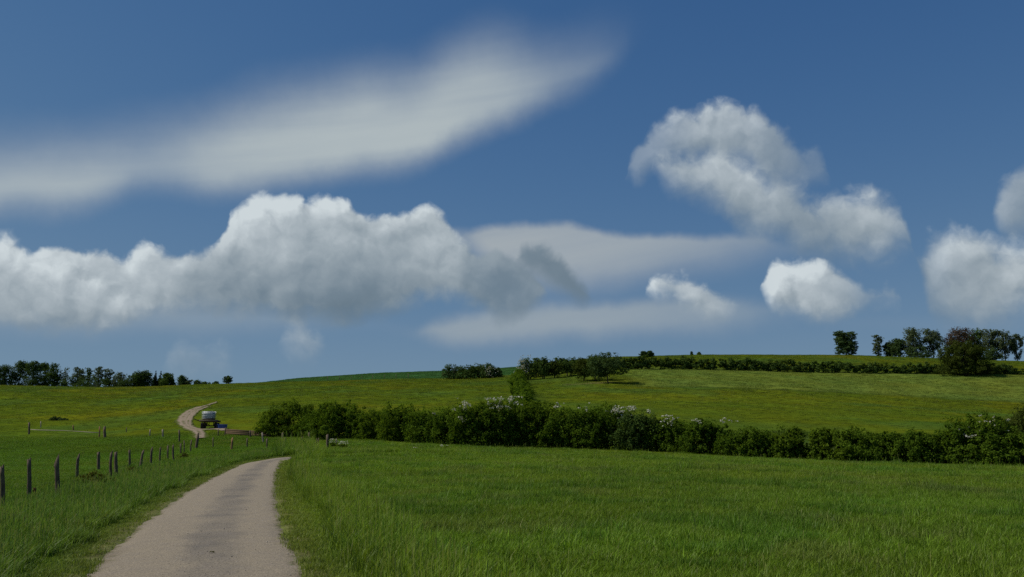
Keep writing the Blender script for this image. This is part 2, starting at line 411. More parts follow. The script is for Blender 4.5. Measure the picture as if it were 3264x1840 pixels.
def lane_dist(x, y):
    """signed distance to the lane's edge (negative on the lane)"""
    x = np.atleast_1d(x).astype(float); y = np.atleast_1d(y).astype(float)
    out = np.full(x.shape, 99.0)
    near = (y < 85) & (np.abs(x) < 40)
    P = np.c_[x[near], y[near]]
    res = []
    for c in np.array_split(P, max(1, len(P) // 20000)):
        d = np.hypot(c[:, None, 0] - LC[None, :, 0], c[:, None, 1] - LC[None, :, 1]) - LHW[None, :]
        res.append(d.min(1))
    if len(P): out[near] = np.concatenate(res)
    return out

def to_a(x, y): return np.where(np.asarray(y) > 1, np.asarray(x) / np.maximum(np.asarray(y), 1), -9.0)
A_ = lambda px: ray(px, 1300)[0]

# ---- what grows where: base colours of the ground cover
C_FIELD = np.array((0.092, 0.153, 0.012))
C_PAST = np.array((0.066, 0.124, 0.011))
C_MEAD = np.array((0.084, 0.120, 0.009))
C_CROP = np.array((0.042, 0.108, 0.030))
C_PALE = np.array((0.130, 0.175, 0.032))
C_YEL = np.array((0.158, 0.157, 0.008))
def cover(x, y):
    x = np.asarray(x, float); y = np.asarray(y, float)
    a = to_a(x, y)
    def st(v, lo, hi): t = np.clip((v - lo) / (hi - lo), 0, 1); return (t * t * (3 - 2 * t))[..., None]
    hedge = np.interp(a, [A_(640), A_(900), A_(1200), A_(1632), A_(2300), A_(2700), A_(3264)], [86, 90, 84, 78, 72, 67, 62])
    wob = 6 * (fbm(x / 15, y / 15, 3, 21) - 0.5)
    left = a < A_(900)
    col = np.where(left[..., None], C_PAST, C_FIELD) * np.ones(x.shape + (1,))
    edge = np.where(left, 88 + 8 * (fbm(x / 20, y / 20, 2, 4) - .5), hedge)
    mead = st(y + wob * 0.5, edge, edge + np.where(left, 14, 4))
    col = col * (1 - mead) + C_MEAD * mead
    # yellow drifts of buttercups, greener hollows
    n1 = fbm(x / 22 + 5, y / 34, 4, 31); n2 = fbm(x / 7, y / 11, 3, 41)
    yel = st(n1 + 0.35 * n2, 0.62, 0.98) * mead * 0.45
    col = col * (1 - yel) + C_YEL * yel
    gr = st(fbm(x / 13 - 8, y / 20 + 3, 4, 51), 0.52, 0.70) * mead * 0.65
    col = col * (1 - gr) + np.array((0.066, 0.118, 0.018)) * gr
    # paler strip of uncut grass under the upper hedge
    right = st(a, A_(1960), A_(2060))
    bank = np.where(y > 195.5, 1.0, 0.0)[..., None] * np.where(y < 243, 1.0, 0.0)[..., None] * right
    col = col * (1 - 0.7 * bank) + C_PALE * 0.7 * bank
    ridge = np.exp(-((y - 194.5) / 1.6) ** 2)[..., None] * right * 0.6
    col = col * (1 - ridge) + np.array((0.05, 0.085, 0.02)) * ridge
    # the crop field over the brow
    b = np.interp(a, [A_(640), A_(745), A_(900), A_(1200), A_(1632)], [282, 274, 270, 270, 262])
    crop = st(y, b, b + 1.5) * st(a, A_(730), A_(745)) * (1 - st(a, A_(1655), A_(1690)))
    col = col * (1 - crop) + C_CROP * crop
    far = st(y, 320, 330) * st(a, A_(2040), A_(2100)) * 0.8
    col = col * (1 - far) + C_CROP * 0.8 * far
    # bare trodden earth under the orchard trees
    ob = hit_orchard
    dirt = st(1.0 - ((x - ob[0]) / 9.0) ** 2 - ((y - ob[1]) / 2.4) ** 2 + 0.8 * (n2 - .5), 0.2, 0.8) * 0.45
    col = col * (1 - dirt) + np.array((0.17, 0.13, 0.075)) * dirt
    v = 0.74 + 0.52 * fbm(x / 4.5, y / 4.5, 4, 61, 0.65)
    h = (fbm(x / 9, y / 9, 3, 71) - 0.5)[..., None] * np.array((0.30, 0.0, -0.25))
    return np.clip(col * v[..., None] * (1 + h), 0.003, 1)
hit_orchard = hit(1890, 1222)

# ================================================================== materials
def new_mat(name):
    m = bpy.data.materials.new(name); m.use_nodes = True
    t = m.node_tree; t.nodes.clear()
    o = t.nodes.new('ShaderNodeOutputMaterial')
    return m, t, NB(t), o
def principled(t, b, o, col, rough=0.9, spec=0.2, bump=None, strength=0.3, dist=0.02, metal=0.0):
    p = t.nodes.new('ShaderNodeBsdfPrincipled')
    b.put(p.inputs['Base Color'], col if isinstance(col, bpy.types.NodeSocket) else (*col, 1))
    b.put(p.inputs['Roughness'], rough); b.put(p.inputs['Specular IOR Level'], spec); b.put(p.inputs['Metallic'], metal)
    if bump is not None:
        n = t.nodes.new('ShaderNodeBump'); n.inputs['Strength'].default_value = strength; n.inputs['Distance'].default_value = dist
        b.put(n.inputs['Height'], bump); t.links.new(n.outputs[0], p.inputs['Normal'])
    t.links.new(p.outputs[0], o.inputs[0])
    return p
def attr(t, name, kind='GEOMETRY'):
    n = t.nodes.new('ShaderNodeAttribute'); n.attribute_name = name; n.attribute_type = kind
    return n

def mat_ground():
    m, t, b, o = new_mat("turf")
    c = attr(t, 'tint').outputs['Color']
    P = t.nodes.new('ShaderNodeNewGeometry').outputs['Position']
    n1 = b.noise(P, 1.3, 6, 0.65)[0]
    n2 = b.noise(P, 0.16, 4, 0.6)[0]
    n3 = b.noise(P, 7.0, 4, 0.7)[0]
    f = b.math('MULTIPLY', b.rng(n1, 0.25, 0.75, 0.66, 1.34), b.math('MULTIPLY', b.rng(n2, 0.3, 0.7, 0.86, 1.14), b.rng(n3, 0.2, 0.8, 0.7, 1.3)))
    col = b.vec('SCALE', c, scale=f)
    principled(t, b, o, col, 1.0, 0.0, b.math('ADD', n1, b.math('MULTIPLY', n3, 0.4)), 0.7, 0.25)
    return m
def mat_blade(name, inst=True, dry=(0.26, 0.23, 0.11)):
    m, t, b, o = new_mat(name)
    c = attr(t, 'tint', 'INSTANCER' if inst else 'GEOMETRY').outputs['Color']
    v = attr(t, 'var').outputs['Fac']
    r = t.nodes.new('ShaderNodeObjectInfo').outputs['Random']
    f = b.math('MULTIPLY', b.rng(v, 0.0, 1.0, 0.72, 1.5), b.rng(r, 0, 1, 0.8, 1.2))
    col = b.vec('SCALE', c, scale=f)
    col = b.mix(b.rng(v, 0.92, 0.98, 0.0, 0.6), col, dry)
    d = t.nodes.new('ShaderNodeBsdfDiffuse'); t.links.new(col, d.inputs[0])
    tr = t.nodes.new('ShaderNodeBsdfTranslucent'); t.links.new(b.vec('MULTIPLY', col, (1.15, 1.1, 0.6)), tr.inputs[0])
    g = t.nodes.new('ShaderNodeBsdfGlossy'); g.inputs['Roughness'].default_value = 0.45; g.inputs[0].default_value = (1, 1, 1, 1)
    x = t.nodes.new('ShaderNodeMixShader'); x.inputs[0].default_value = 0.38
    t.links.new(d.outputs[0], x.inputs[1]); t.links.new(tr.outputs[0], x.inputs[2])
    y = t.nodes.new('ShaderNodeMixShader'); y.inputs[0].default_value = 0.008
    t.links.new(x.outputs[0], y.inputs[1]); t.links.new(g.outputs[0], y.inputs[2])
    t.links.new(y.outputs[0], o.inputs[0])
    return m
def mat_leaf(name, dark, light, trans=0.28):
    m, t, b, o = new_mat(name)
    v = attr(t, 'var').outputs['Fac']
    P = t.nodes.new('ShaderNodeNewGeometry').outputs['Position']
    n = b.noise(P, 0.7, 3, 0.6)[0]
    k = b.math('ADD', b.math('MULTIPLY', v, 0.7), b.rng(n, 0.3, 0.7, -0.15, 0.45), clamp=True)
    col = b.mix(k, dark, light)
    d = t.nodes.new('ShaderNodeBsdfDiffuse'); t.links.new(col, d.inputs[0])
    tr = t.nodes.new('ShaderNodeBsdfTranslucent'); t.links.new(b.vec('MULTIPLY', col, (1.2, 1.15, 0.5)), tr.inputs[0])
    x = t.nodes.new('ShaderNodeMixShader'); x.inputs[0].default_value = trans
    t.links.new(d.outputs[0], x.inputs[1]); t.links.new(tr.outputs[0], x.inputs[2])
    t.links.new(x.outputs[0], o.inputs[0])
    return m
def mat_bark(name, c0, c1, scale=6.0):
    m, t, b, o = new_mat(name)
    P = t.nodes.new('ShaderNodeTexCoord').outputs['Object']
    q = b.vec('MULTIPLY', P, (1.0, 1.0, 0.12))
    n = b.noise(q, scale * 4, 6, 0.7)[0]
    n2 = b.noise(P, scale, 4, 0.6)[0]
    col = b.mix(b.rng(n, 0.3, 0.7), c0, c1)
    col = b.mix(b.rng(n2, 0.55, 0.75, 0, 0.6), col, tuple(min(1, 1.5 * k) for k in c1))
    principled(t, b, o, col, 0.95, 0.1, n, 0.9, 0.02)
    return m
def mat_lane():
    m, t, b, o = new_mat("lane surface")
    P = t.nodes.new('ShaderNodeNewGeometry').outputs['Position']
    u = attr(t, 'across').outputs['Fac']
    w = b.noise(P, 0.8, 4, 0.6)[0]
    uu = b.math('ADD', u, b.rng(w, 0.2, 0.8, -0.22, 0.22))
    mid = b.rng(b.math('ABSOLUTE', b.math('SUBTRACT', uu, 0.12)), 0.10, 0.42, 1.0, 0.0, smooth=True)
    edge = b.rng(b.math('ABSOLUTE', uu), 0.78, 1.05, 0.0, 1.0, smooth=True)
    patch = b.rng(b.noise(P, 0.45, 5, 0.65)[0], 0.42, 0.62)
    grit = b.noise(P, 38.0, 3, 0.8)[0]
    st = b.voro(P, 26.0)[0]
    col = b.mix(b.math('MULTIPLY', mid, b.rng(patch, 0, 1, 0.42, 1.0)), (0.305, 0.258, 0.187), (0.178, 0.158, 0.130))
    col = b.mix(b.math('MULTIPLY', edge, 0.6), col, (0.185, 0.150, 0.095))
    col = b.mix(b.rng(b.noise(P, 3.0, 5, 0.7)[0], 0.45, 0.75, 0.0, 0.45), col, (0.24, 0.21, 0.185))
    col = b.vec('SCALE', col, scale=b.math('MULTIPLY', b.rng(grit, 0.2, 0.8, 0.52, 1.48), b.rng(st, 0.0, 0.5, 1.14, 0.84)))
    # crumbling margin: soil and low weeds reach in over the surface
    crumb = b.rng(b.math('ADD', b.math('ABSOLUTE', u), b.math('ADD', b.rng(b.noise(P, 2.2, 6, 0.75)[0], 0.25, 0.75, -0.16, 0.16), b.rng(b.noise(P, 14.0, 3, 0.7)[0], 0.25, 0.75, -0.06, 0.06))), 0.86, 0.97)
    weed = b.mix(b.rng(b.noise(P, 9.0, 4, 0.7)[0], 0.42, 0.60), (0.135, 0.105, 0.060), (0.075, 0.105, 0.018))
    col = b.mix(b.math('MULTIPLY', crumb, 0.9), col, weed)
    principled(t, b, o, col, 0.95, 0.15, b.math('ADD', grit, b.math('MULTIPLY', b.noise(P, 6.0, 5, 0.6)[0], 1.5)), 0.6, 0.02)
    return m
def mat_dirt(name, c0, c1):
    m, t, b, o = new_mat(name)
    P = t.nodes.new('ShaderNodeNewGeometry').outputs['Position']
    u = b.math('ABSOLUTE', attr(t, 'across').outputs['Fac'])
    n = b.noise(P, 1.1, 6, 0.7)[0]
    k = b.rng(b.math('ADD', u, b.rng(n, 0.2, 0.8, -0.5, 0.5)), 0.45, 0.85, smooth=True)
    c = b.mix(b.rng(b.noise(P, 4.0, 4, 0.7)[0], 0.3, 0.7), c0, c1)
    mid = b.math('MULTIPLY', b.rng(u, 0.08, 0.30, 1.0, 0.0), b.rng(b.noise(P, 0.35, 3, 0.6)[0], 0.45, 0.6))
    col = b.mix(b.math('MAXIMUM', k, b.math('MULTIPLY', mid, 0.8)), c, (0.075, 0.095, 0.022))
    principled(t, b, o, col, 1.0, 0.0, n, 0.6, 0.1)
    return m
def mat_plain(name, c0, c1, scale=5.0, rough=0.7, spec=0.3, metal=0.0, bump=0.2):
    m, t, b, o = new_mat(name)
    P = t.nodes.new('ShaderNodeTexCoord').outputs['Object']
    n = b.noise(P, scale, 6, 0.65)[0]
    principled(t, b, o, b.mix(b.rng(n, 0.3, 0.7), c0, c1), rough, spec, n, bump, 0.02, metal)
    return m

M_GROUND = mat_ground()
M_BLADE = mat_blade("grass blades")
M_LANE = mat_lane()
M_DIRT = mat_dirt("track earth", (0.235, 0.185, 0.135), (0.30, 0.245, 0.19))
M_POST = mat_bark("weathered post", (0.060, 0.045, 0.032), (0.165, 0.132, 0.098), 5)
M_POST_PALE = mat_bark("pale weathered post", (0.16, 0.135, 0.10), (0.34, 0.30, 0.25), 5)
M_POST_RED = mat_bark("reddish post", (0.13, 0.07, 0.035), (0.30, 0.18, 0.10), 5)
M_BARK = mat_bark("bark", (0.045, 0.036, 0.028), (0.11, 0.09, 0.07), 3)
L_HEDGE = mat_leaf("hawthorn leaves", (0.036, 0.076, 0.009), (0.135, 0.215, 0.020), 0.42)
L_HEDGE2 = mat_leaf("field maple leaves", (0.044, 0.088, 0.009), (0.155, 0.228, 0.022), 0.42)
L_OLIVE = mat_leaf("willow leaves", (0.034, 0.052, 0.010), (0.092, 0.122, 0.024), 0.34)
L_DARK = mat_leaf("dark leaves", (0.034, 0.062, 0.024), (0.095, 0.150, 0.046))
L_MID = mat_leaf("mid green leaves", (0.032, 0.064, 0.016), (0.100, 0.155, 0.034))
L_PALE = mat_leaf("pale young leaves", (0.062, 0.090, 0.042), (0.140, 0.175, 0.086))
L_BROWN = mat_leaf("copper leaves", (0.058, 0.042, 0.030), (0.115, 0.082, 0.055))
L_CONE = mat_leaf("needles", (0.010, 0.022, 0.010), (0.030, 0.055, 0.022), 0.1)
L_ROSE = mat_leaf("briar leaves", (0.045, 0.050, 0.010), (0.13, 0.13, 0.02))
L_WHITE = mat_leaf("may blossom", (0.42, 0.42, 0.36), (0.72, 0.72, 0.66), 0.2)
L_DOCK = mat_leaf("dock seed heads", (0.07, 0.03, 0.02), (0.16, 0.07, 0.045), 0.1)

# ================================================================== helpers for meshes
def mesh_np(name, verts, faces, mat=None, smoothed=False, attrs=None):
    """verts (n,3); faces: list of arrays with a fixed number of corners"""
    me = bpy.data.meshes.new(name)
    verts = np.asarray(verts, np.float32)
    if not isinstance(faces, list): faces = [faces]
    faces = [np.asarray(f, np.int32) for f in faces if len(f)]
    nl = sum(f.size for f in faces); nf = sum(len(f) for f in faces)
    me.vertices.add(len(verts)); me.vertices.foreach_set('co', verts.ravel())
    me.loops.add(nl); me.loops.foreach_set('vertex_index', np.concatenate([f.ravel() for f in faces]))
    me.polygons.add(nf)
    tot = np.concatenate([np.full(len(f), f.shape[1], np.int32) for f in faces])
    me.polygons.foreach_set('loop_start', np.r_[0, np.cumsum(tot)[:-1]].astype(np.int32))
    me.polygons.foreach_set('loop_total', tot)
    if smoothed: me.polygons.foreach_set('use_smooth', np.ones(nf, bool))
    for k, v in (attrs or {}).items():
        v = np.asarray(v, np.float32)
        if v.ndim == 1:
            a = me.attributes.new(k, 'FLOAT', 'POINT'); a.data.foreach_set('value', v)
        else:
            a = me.attributes.new(k, 'FLOAT_COLOR', 'POINT'); a.data.foreach_set('color', np.c_[v, np.ones(len(v))].astype(np.float32).ravel())
    me.update(); me.validate()
    if mat: me.materials.append(mat)
    return me
def obj(name, me, parent=None, loc=None, **props):
    o = bpy.data.objects.new(name, me); COL.objects.link(o)
    if parent is not None: o.parent = parent
    if loc is not None: o.location = loc
    for k, v in props.items(): o[k] = v
    return o
def thing(name, label, category, loc, rotz=0.0, group=None):
    o = obj(name, None, None, loc, label=label, category=category)
    o.empty_display_size = 0.3; o.rotation_euler = (0, 0, rotz)
    if group: o['group'] = group
    return o

class MB:
    """collects simple solids into one mesh"""
    def __init__(self): self.v, self.q, self.t, self.n = [], [], [], 0
    def add(self, v, q=(), t=()):
        v = np.asarray(v, float); self.v.append(v)
        if len(q): self.q.append(np.asarray(q) + self.n)
        if len(t): self.t.append(np.asarray(t) + self.n)
        self.n += len(v)
    def box(self, c, s, rot=None, taper=1.0):
        c, s = np.array(c, float), np.array(s, float) / 2
        v = np.array([(x, y, z) for z in (-1, 1) for y in (-1, 1) for x in (-1, 1)], float)
        v[4:, :2] *= taper
        v = v * s
        if rot is not None: v = v @ np.array(rot.to_matrix() if hasattr(rot, 'to_matrix') else rot).T
        self.add(v + c, [(0,2,3,1),(4,5,7,6),(0,1,5,4),(2,6,7,3),(0,4,6,2),(1,3,7,5)])
    def tube(self, pts, rad, n=8, cap=True, wob=0.0, seed=0):
        pts = [Vector(p) for p in pts]; r = np.random.default_rng(seed)
        rings = []
        for i, p in enumerate(pts):
            d = (pts[min(i + 1, len(pts) - 1)] - pts[max(i - 1, 0)]).normalized()
            x = d.orthogonal().normalized() if abs(d.z) < 0.9 else Vector((1, 0, 0)) - d * d.x
            x.normalize(); y = d.cross(x)
            ring = []
            for k in range(n):
                a = 2 * math.pi * k / n; q = rad[i] * (1 + wob * (r.random() - 0.5))
                ring.append(p + x * (math.cos(a) * q) + y * (math.sin(a) * q))
            rings.append(ring)
        v = [tuple(c) for ring in rings for c in ring]
        q = [(i * n + k, i * n + (k + 1) % n, (i + 1) * n + (k + 1) % n, (i + 1) * n + k) for i in range(len(pts) - 1) for k in range(n)]
        t = []
        if cap:
            v.append(tuple(pts[0])); v.append(tuple(pts[-1])); a, z = len(v) - 2, len(v) - 1
            t += [(a, (k + 1) % n, k) for k in range(n)] + [(z, (len(pts) - 1) * n + k, (len(pts) - 1) * n + (k + 1) % n) for k in range(n)]
        self.add(v, q, t)
    def mesh(self, name, mat, smoothed=False):
        f = []
        if self.q: f.append(np.concatenate(self.q))
        if self.t: f.append(np.concatenate(self.t))
        return mesh_np(name, np.concatenate(self.v), f, mat, smoothed)

# ================================================================== the ground, the lane, the track
def build_ground():
    front = np.radians(np.arange(-40, 40.01, 0.22))
    rest = np.radians(np.arange(43, 317.1, 3.0))
    az = np.r_[front, rest]
    r = np.r_[2.0, np.exp(np.arange(math.log(4.0), math.log(6000), 0.014))]
    A, R = np.meshgrid(az, r)
    X, Y = (R * np.sin(A)), (R * np.cos(A))
    X, Y = X.ravel(), Y.ravel()
    Z = zfun(X, Y)
    ld = lane_dist(X, Y)
    Z -= 0.06 * np.clip((-ld + 0.05) / 0.25, 0, 1)          # the lane lies in a shallow bed
    n = len(az)
    i = np.arange(len(r) - 1)[:, None] * n; k = np.arange(n)[None, :]
    q = np.stack([i + k, i + n + k, i + n + (k + 1) % n, i + (k + 1) % n], -1).reshape(-1, 4)
    V = np.c_[X, Y, Z]
    V = np.r_[V, [(0, 0, 0.0)]]
    t = np.array([(len(V) - 1, k, (k + 1) % n) for k in range(n)])
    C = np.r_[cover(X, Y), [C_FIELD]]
    verge = np.clip(1 - np.abs(np.r_[ld, 5] - 0.15) / 0.5, 0, 1)[:, None] * 0.75   # worn, dry strip along the lane
    C = C * (1 - verge) + np.array((0.16, 0.135, 0.07)) * verge
    me = mesh_np("ground", V, [q[:, ::-1], t[:, ::-1]], M_GROUND, True, {'tint': C})
    return obj("ground", me, kind='structure')
build_ground()

def strip(name, cl, hw, mat, lift, n_across=9, edge=0.08, seed=1, crown=0.03, **props):
    cl = np.asarray(cl); m = len(cl)
    tg = np.gradient(cl, axis=0); tg /= np.hypot(*tg.T)[:, None] + 1e-9
    nr = np.c_[tg[:, 1], -tg[:, 0]]
    us = np.linspace(-1, 1, n_across)
    s = np.r_[0, np.cumsum(np.hypot(*np.diff(cl, axis=0).T))]
    V, U = [], []
    for u in us:
        w = np.asarray(hw) * np.ones(m)
        if abs(u) == 1: w = w + edge * 2 * (fbm(s * 1.6, np.full(m, u * 31.0), 4, seed) - 0.5) * 2
        p = cl + nr * (u * w)[:, None]
        z = zfun(p[:, 0], p[:, 1]) + lift + crown * (1 - u * u)
        if abs(u) == 1: z -= 0.02
        V.append(np.c_[p, z]); U.append(np.full(m, u))
    V = np.concatenate(V); U = np.concatenate(U)
    q = [(a * m + i, a * m + i + 1, (a + 1) * m + i + 1, (a + 1) * m + i) for a in range(n_across - 1) for i in range(m - 1)]
    me = mesh_np(name, V, np.array(q), mat, True, {'across': U})
    return obj(name, me, **props)
strip("lane", LC, LHW + 0.05, M_LANE, -0.012, 13, 0.16, 3, 0.035, kind='structure')

def pxline(pts, n=60):
    p = [hit(*q) for q in pts]
    return smooth(resample(p, n), 6)
TRACKS = [([(637,1399),(640,1388),(634,1379),(618,1371),(600,1363),(588,1355),(580,1343),(582,1333),(592,1322),(607,1311),(630,1301),(655,1294)], 0.85),
          ([(604,1362),(599,1350),(602,1338),(610,1325),(624,1312),(645,1303),(670,1297)], 0.55),
          ([(612,1368),(640,1371),(668,1371),(694,1368),(712,1375)], 0.8),
          ([(655,1294),(675,1288),(690,1282)], 0.5)]
track = None
for i, (p, w) in enumerate(TRACKS):
    c = pxline(p)
    o = strip("dirt_track" if i == 0 else "wheel_rut", c, w * np.interp(np.linspace(0, 1, len(c)), [0, .15, .8, 1], [.6, 1, 1, .4]), M_DIRT, 0.06 + 0.006 * i, 7, 0.2, 20 + i, 0.03)
    if i == 0: track = o; o['kind'] = 'structure'
    else: o.parent = track

# ================================================================== foliage
def leaf_cloud(name, blobs, n, size, mat, seed=0, clumps=26, clump_r=0.26, shell=(0.62, 1.05), inner=0.25, aspect=0.62, up=0.35, zmin=None):
    """leaf-sized faces in clumps through the volume of a few lobes (cx,cy,cz,rx,ry,rz)"""
    r = np.random.default_rng(seed)
    B = np.array(blobs, float)
    wgt = (B[:, 3] * B[:, 4] * B[:, 5]) ** (2 / 3); wgt /= wgt.sum()
    P = []
    D = []
    for b, w in zip(B, wgt):
        m = max(8, int(n * w))
        d = r.normal(size=(clumps, 3)); d /= np.linalg.norm(d, axis=1)[:, None]
        rad = r.uniform(shell[0], shell[1], clumps)
        isz = r.random(clumps) < inner
        rad[isz] = r.uniform(0.1, shell[0], isz.sum())
        cc = d * rad[:, None]
        k = r.integers(0, clumps, m)
        cr = clump_r * r.uniform(0.55, 1.35, clumps)
        g = r.normal(size=(m, 3)); g *= (r.random(m) ** 0.45 / np.linalg.norm(g, axis=1))[:, None]
        p = cc[k] + g * cr[k][:, None]
        P.append(p * b[3:6] + b[:3]); D.append(0.6 * d[k] + 0.55 * g)
    P = np.concatenate(P); D = np.concatenate(D)
    if zmin is not None:
        keep = P[:, 2] > zmin; P, D = P[keep], D[keep]
    m = len(P)
    nrm = D + r.normal(size=(m, 3)) * 0.55 + np.array((0, 0, up)); nrm /= np.linalg.norm(nrm, axis=1)[:, None]
    t = r.normal(size=(m, 3)); t -= (t * nrm).sum(1)[:, None] * nrm; t /= np.linalg.norm(t, axis=1)[:, None]
    bt = np.cross(nrm, t)
    L = size * r.uniform(0.55, 1.35, m)[:, None]; Wd = L * aspect
    V = np.stack([P - t * L * 0.5, P + bt * Wd * 0.5 + nrm * L * 0.10, P + t * L * 0.5, P - bt * Wd * 0.5 + nrm * L * 0.10], 1).reshape(-1, 3)
    q = np.arange(4 * m).reshape(-1, 4)
    var = np.repeat(np.clip(r.normal(0.42, 0.25, m), 0, 1), 4)
    return mesh_np(name, V, q, mat, False, {'var': var})

def lobes(kind, w, h, d, r, nl=None):
    low = kind == 'wood'
    kind = 'round' if low else kind
    """envelopes of width w, height h and depth d standing on z = 0"""
    out = []
    if kind == 'shrub':
        n = nl or 7
        for x in (-0.33, 0.0, 0.33): out.append((x * w, 0, h * 0.46, w * 0.27, d * 0.46, h * 0.47))
        for i in range(n):
            x = (i + 0.5) / n * 2 - 1 + r.uniform(-.1, .1)
            top = (1 - 0.16 * x * x) * r.uniform(0.84, 1.03) * h
            rr = min(h * 0.30, w * 0.30)
            out.append((x * (w / 2 - rr * 0.72), r.uniform(-.25, .25) * d, top - rr * 0.95, rr, min(rr, d * 0.5), rr))
            out.append((x * (w / 2 - rr * 0.5), r.uniform(-.3, .2) * d, h * 0.24, rr * 1.05, d * 0.42, h * 0.28))
    elif kind == 'dome':
        out.append((0, 0, h * 0.40, w * 0.46, d * 0.46, h * 0.50))
        for i in range(nl or 9):
            a = r.uniform(0, 2 * math.pi); e = r.uniform(0.1, 1.2)
            rr = 0.24 * min(w, h)
            out.append((math.cos(a) * math.cos(e) * (w / 2 - rr), math.sin(a) * math.cos(e) * (d / 2 - rr), h * 0.25 + math.sin(e) * (h * 0.75 - rr), rr, rr, rr))
        for i in range(4): out.append(((i - 1.5) * w * 0.24, -d * 0.1, h * 0.16, w * 0.17, d * 0.36, h * 0.2))
    elif kind == 'round':
        base = 0.10 * h
        for i in range(nl or 10):
            a = r.uniform(0, 2 * math.pi); e = r.uniform(-1.0, 1.4)
            rr = r.uniform(0.19, 0.27) * min(w, h)
            c = 0.5 * (h + base)
            out.append((math.cos(a) * math.cos(e) * (w / 2 - rr) * 1.0, math.sin(a) * math.cos(e) * (d / 2 - rr), c + math.sin(e) * ((h - base) / 2 - rr), rr * 1.1, rr * 1.1, rr))
        out.append((0, 0, 0.56 * h, w * 0.40, d * 0.40, h * 0.40))
        out.append((0, 0, 0.30 * h, w * 0.34, d * 0.34, h * 0.22))
        out.append((0, 0, h * 0.86, w * 0.22, d * 0.22, h * 0.13))
        if low: out.append((0, 0, 0.15 * h, w * 0.40, d * 0.40, h * 0.17)); out.append((0, 0, 0.4 * h, w * 0.44, d * 0.4, h * 0.3))
    elif kind == 'block':
        for k in range(5): out.append((0, 0, h * (0.14 + 0.18 * k), w * 0.47, d * 0.42, h * 0.13))
        for i in range(nl or 14):
            rr = 0.24 * w
            out.append((r.uniform(-1, 1) * (w / 2 - rr), r.uniform(-1, 1) * (d / 2 - rr), r.uniform(0.14, 0.9) * h, rr, rr, 0.12 * h))
        out.append((0, 0, h * 0.5, w * 0.40, d * 0.4, h * 0.42))
        for sx in (-1, 1):
            for k in range(5): out.append((sx * w * 0.33, 0, h * (0.15 + 0.18 * k), w * 0.19, w * 0.22, h * 0.1))
    elif kind == 'tall':
        n = nl or 8
        for i in range(n):
            f = i / (n - 1)
            rr = w * (0.26 + 0.16 * math.sin(math.pi * (0.15 + 0.75 * f))) * r.uniform(0.8, 1.1)
            out.append((r.uniform(-1, 1) * (w / 2 - rr) * 0.9, r.uniform(-.6, .6) * (w / 2 - rr), h * (0.20 + 0.72 * f), rr, rr, h * 0.10))
    elif kind == 'open':
        out.append((0, 0, 0.60 * h, w * 0.36, d * 0.36, h * 0.34))
        out.append((0, 0, 0.28 * h, w * 0.30, d * 0.30, h * 0.22))
        for i in range(nl or 9):
            rr = r.uniform(0.15, 0.22) * w
            a = r.uniform(0, 2 * math.pi); q = r.uniform(0.35, 1.0)
            out.append((math.cos(a) * q * (w / 2 - rr), math.sin(a) * q * (d / 2 - rr), h * r.uniform(0.32, 0.93), rr * 1.15, rr, rr * 0.85))
    elif kind == 'cone':
        n = nl or 8
        for i in range(n):
            f = i / (n - 1)
            rr = w * 0.5 * (1 - f) * 0.9 + 0.05 * w
            for k in range(3 if f < 0.7 else 1):
                a = k * 2.1 + i
                out.append((math.cos(a) * rr * 0.4, math.sin(a) * rr * 0.4, h * (0.10 + 0.86 * f), rr * 0.75, rr * 0.75, h * 0.075))
    return out

def trunk_mesh(name, blobs, h, rad, r, n_limb=6, stems=1, mat=None, top=0.7):
    mb = MB()
    B = sorted(blobs, key=lambda b: -b[2])
    for s in range(stems):
        off = Vector((r.uniform(-.5, .5), r.uniform(-.3, .3), 0)) * (0.0 if stems == 1 else rad * 9)
        lean = Vector((r.uniform(-.08, .08), r.uniform(-.08, .08), 0)) * h
        p = [off + Vector((0, 0, -0.25)), off + lean * 0.3 + Vector((0, 0, h * 0.16)), off * 1.4 + lean * 0.7 + Vector((0, 0, h * 0.38)), off * 1.6 + lean + Vector((0, 0, h * top))]
        mb.tube(p, [rad * 1.35, rad, rad * 0.72, rad * 0.2], 7, True, 0.2, int(r.integers(0, 9999)))
        for k in range(n_limb):
            b = B[int(r.integers(0, len(B)))]
            f = r.uniform(0.16, 0.5)
            st = p[1].lerp(p[2], min(1, (f - 0.16) / 0.3)) if f < 0.46 else p[2]
            en = Vector(b[:3])
            mid = st.lerp(en, 0.5) + Vector((0, 0, 0.05 * h))
            mb.tube([st, mid, en], [rad * 0.5, rad * 0.3, rad * 0.1], 5, False, 0.1, k)
    return mb.mesh(name, mat or M_BARK, True)

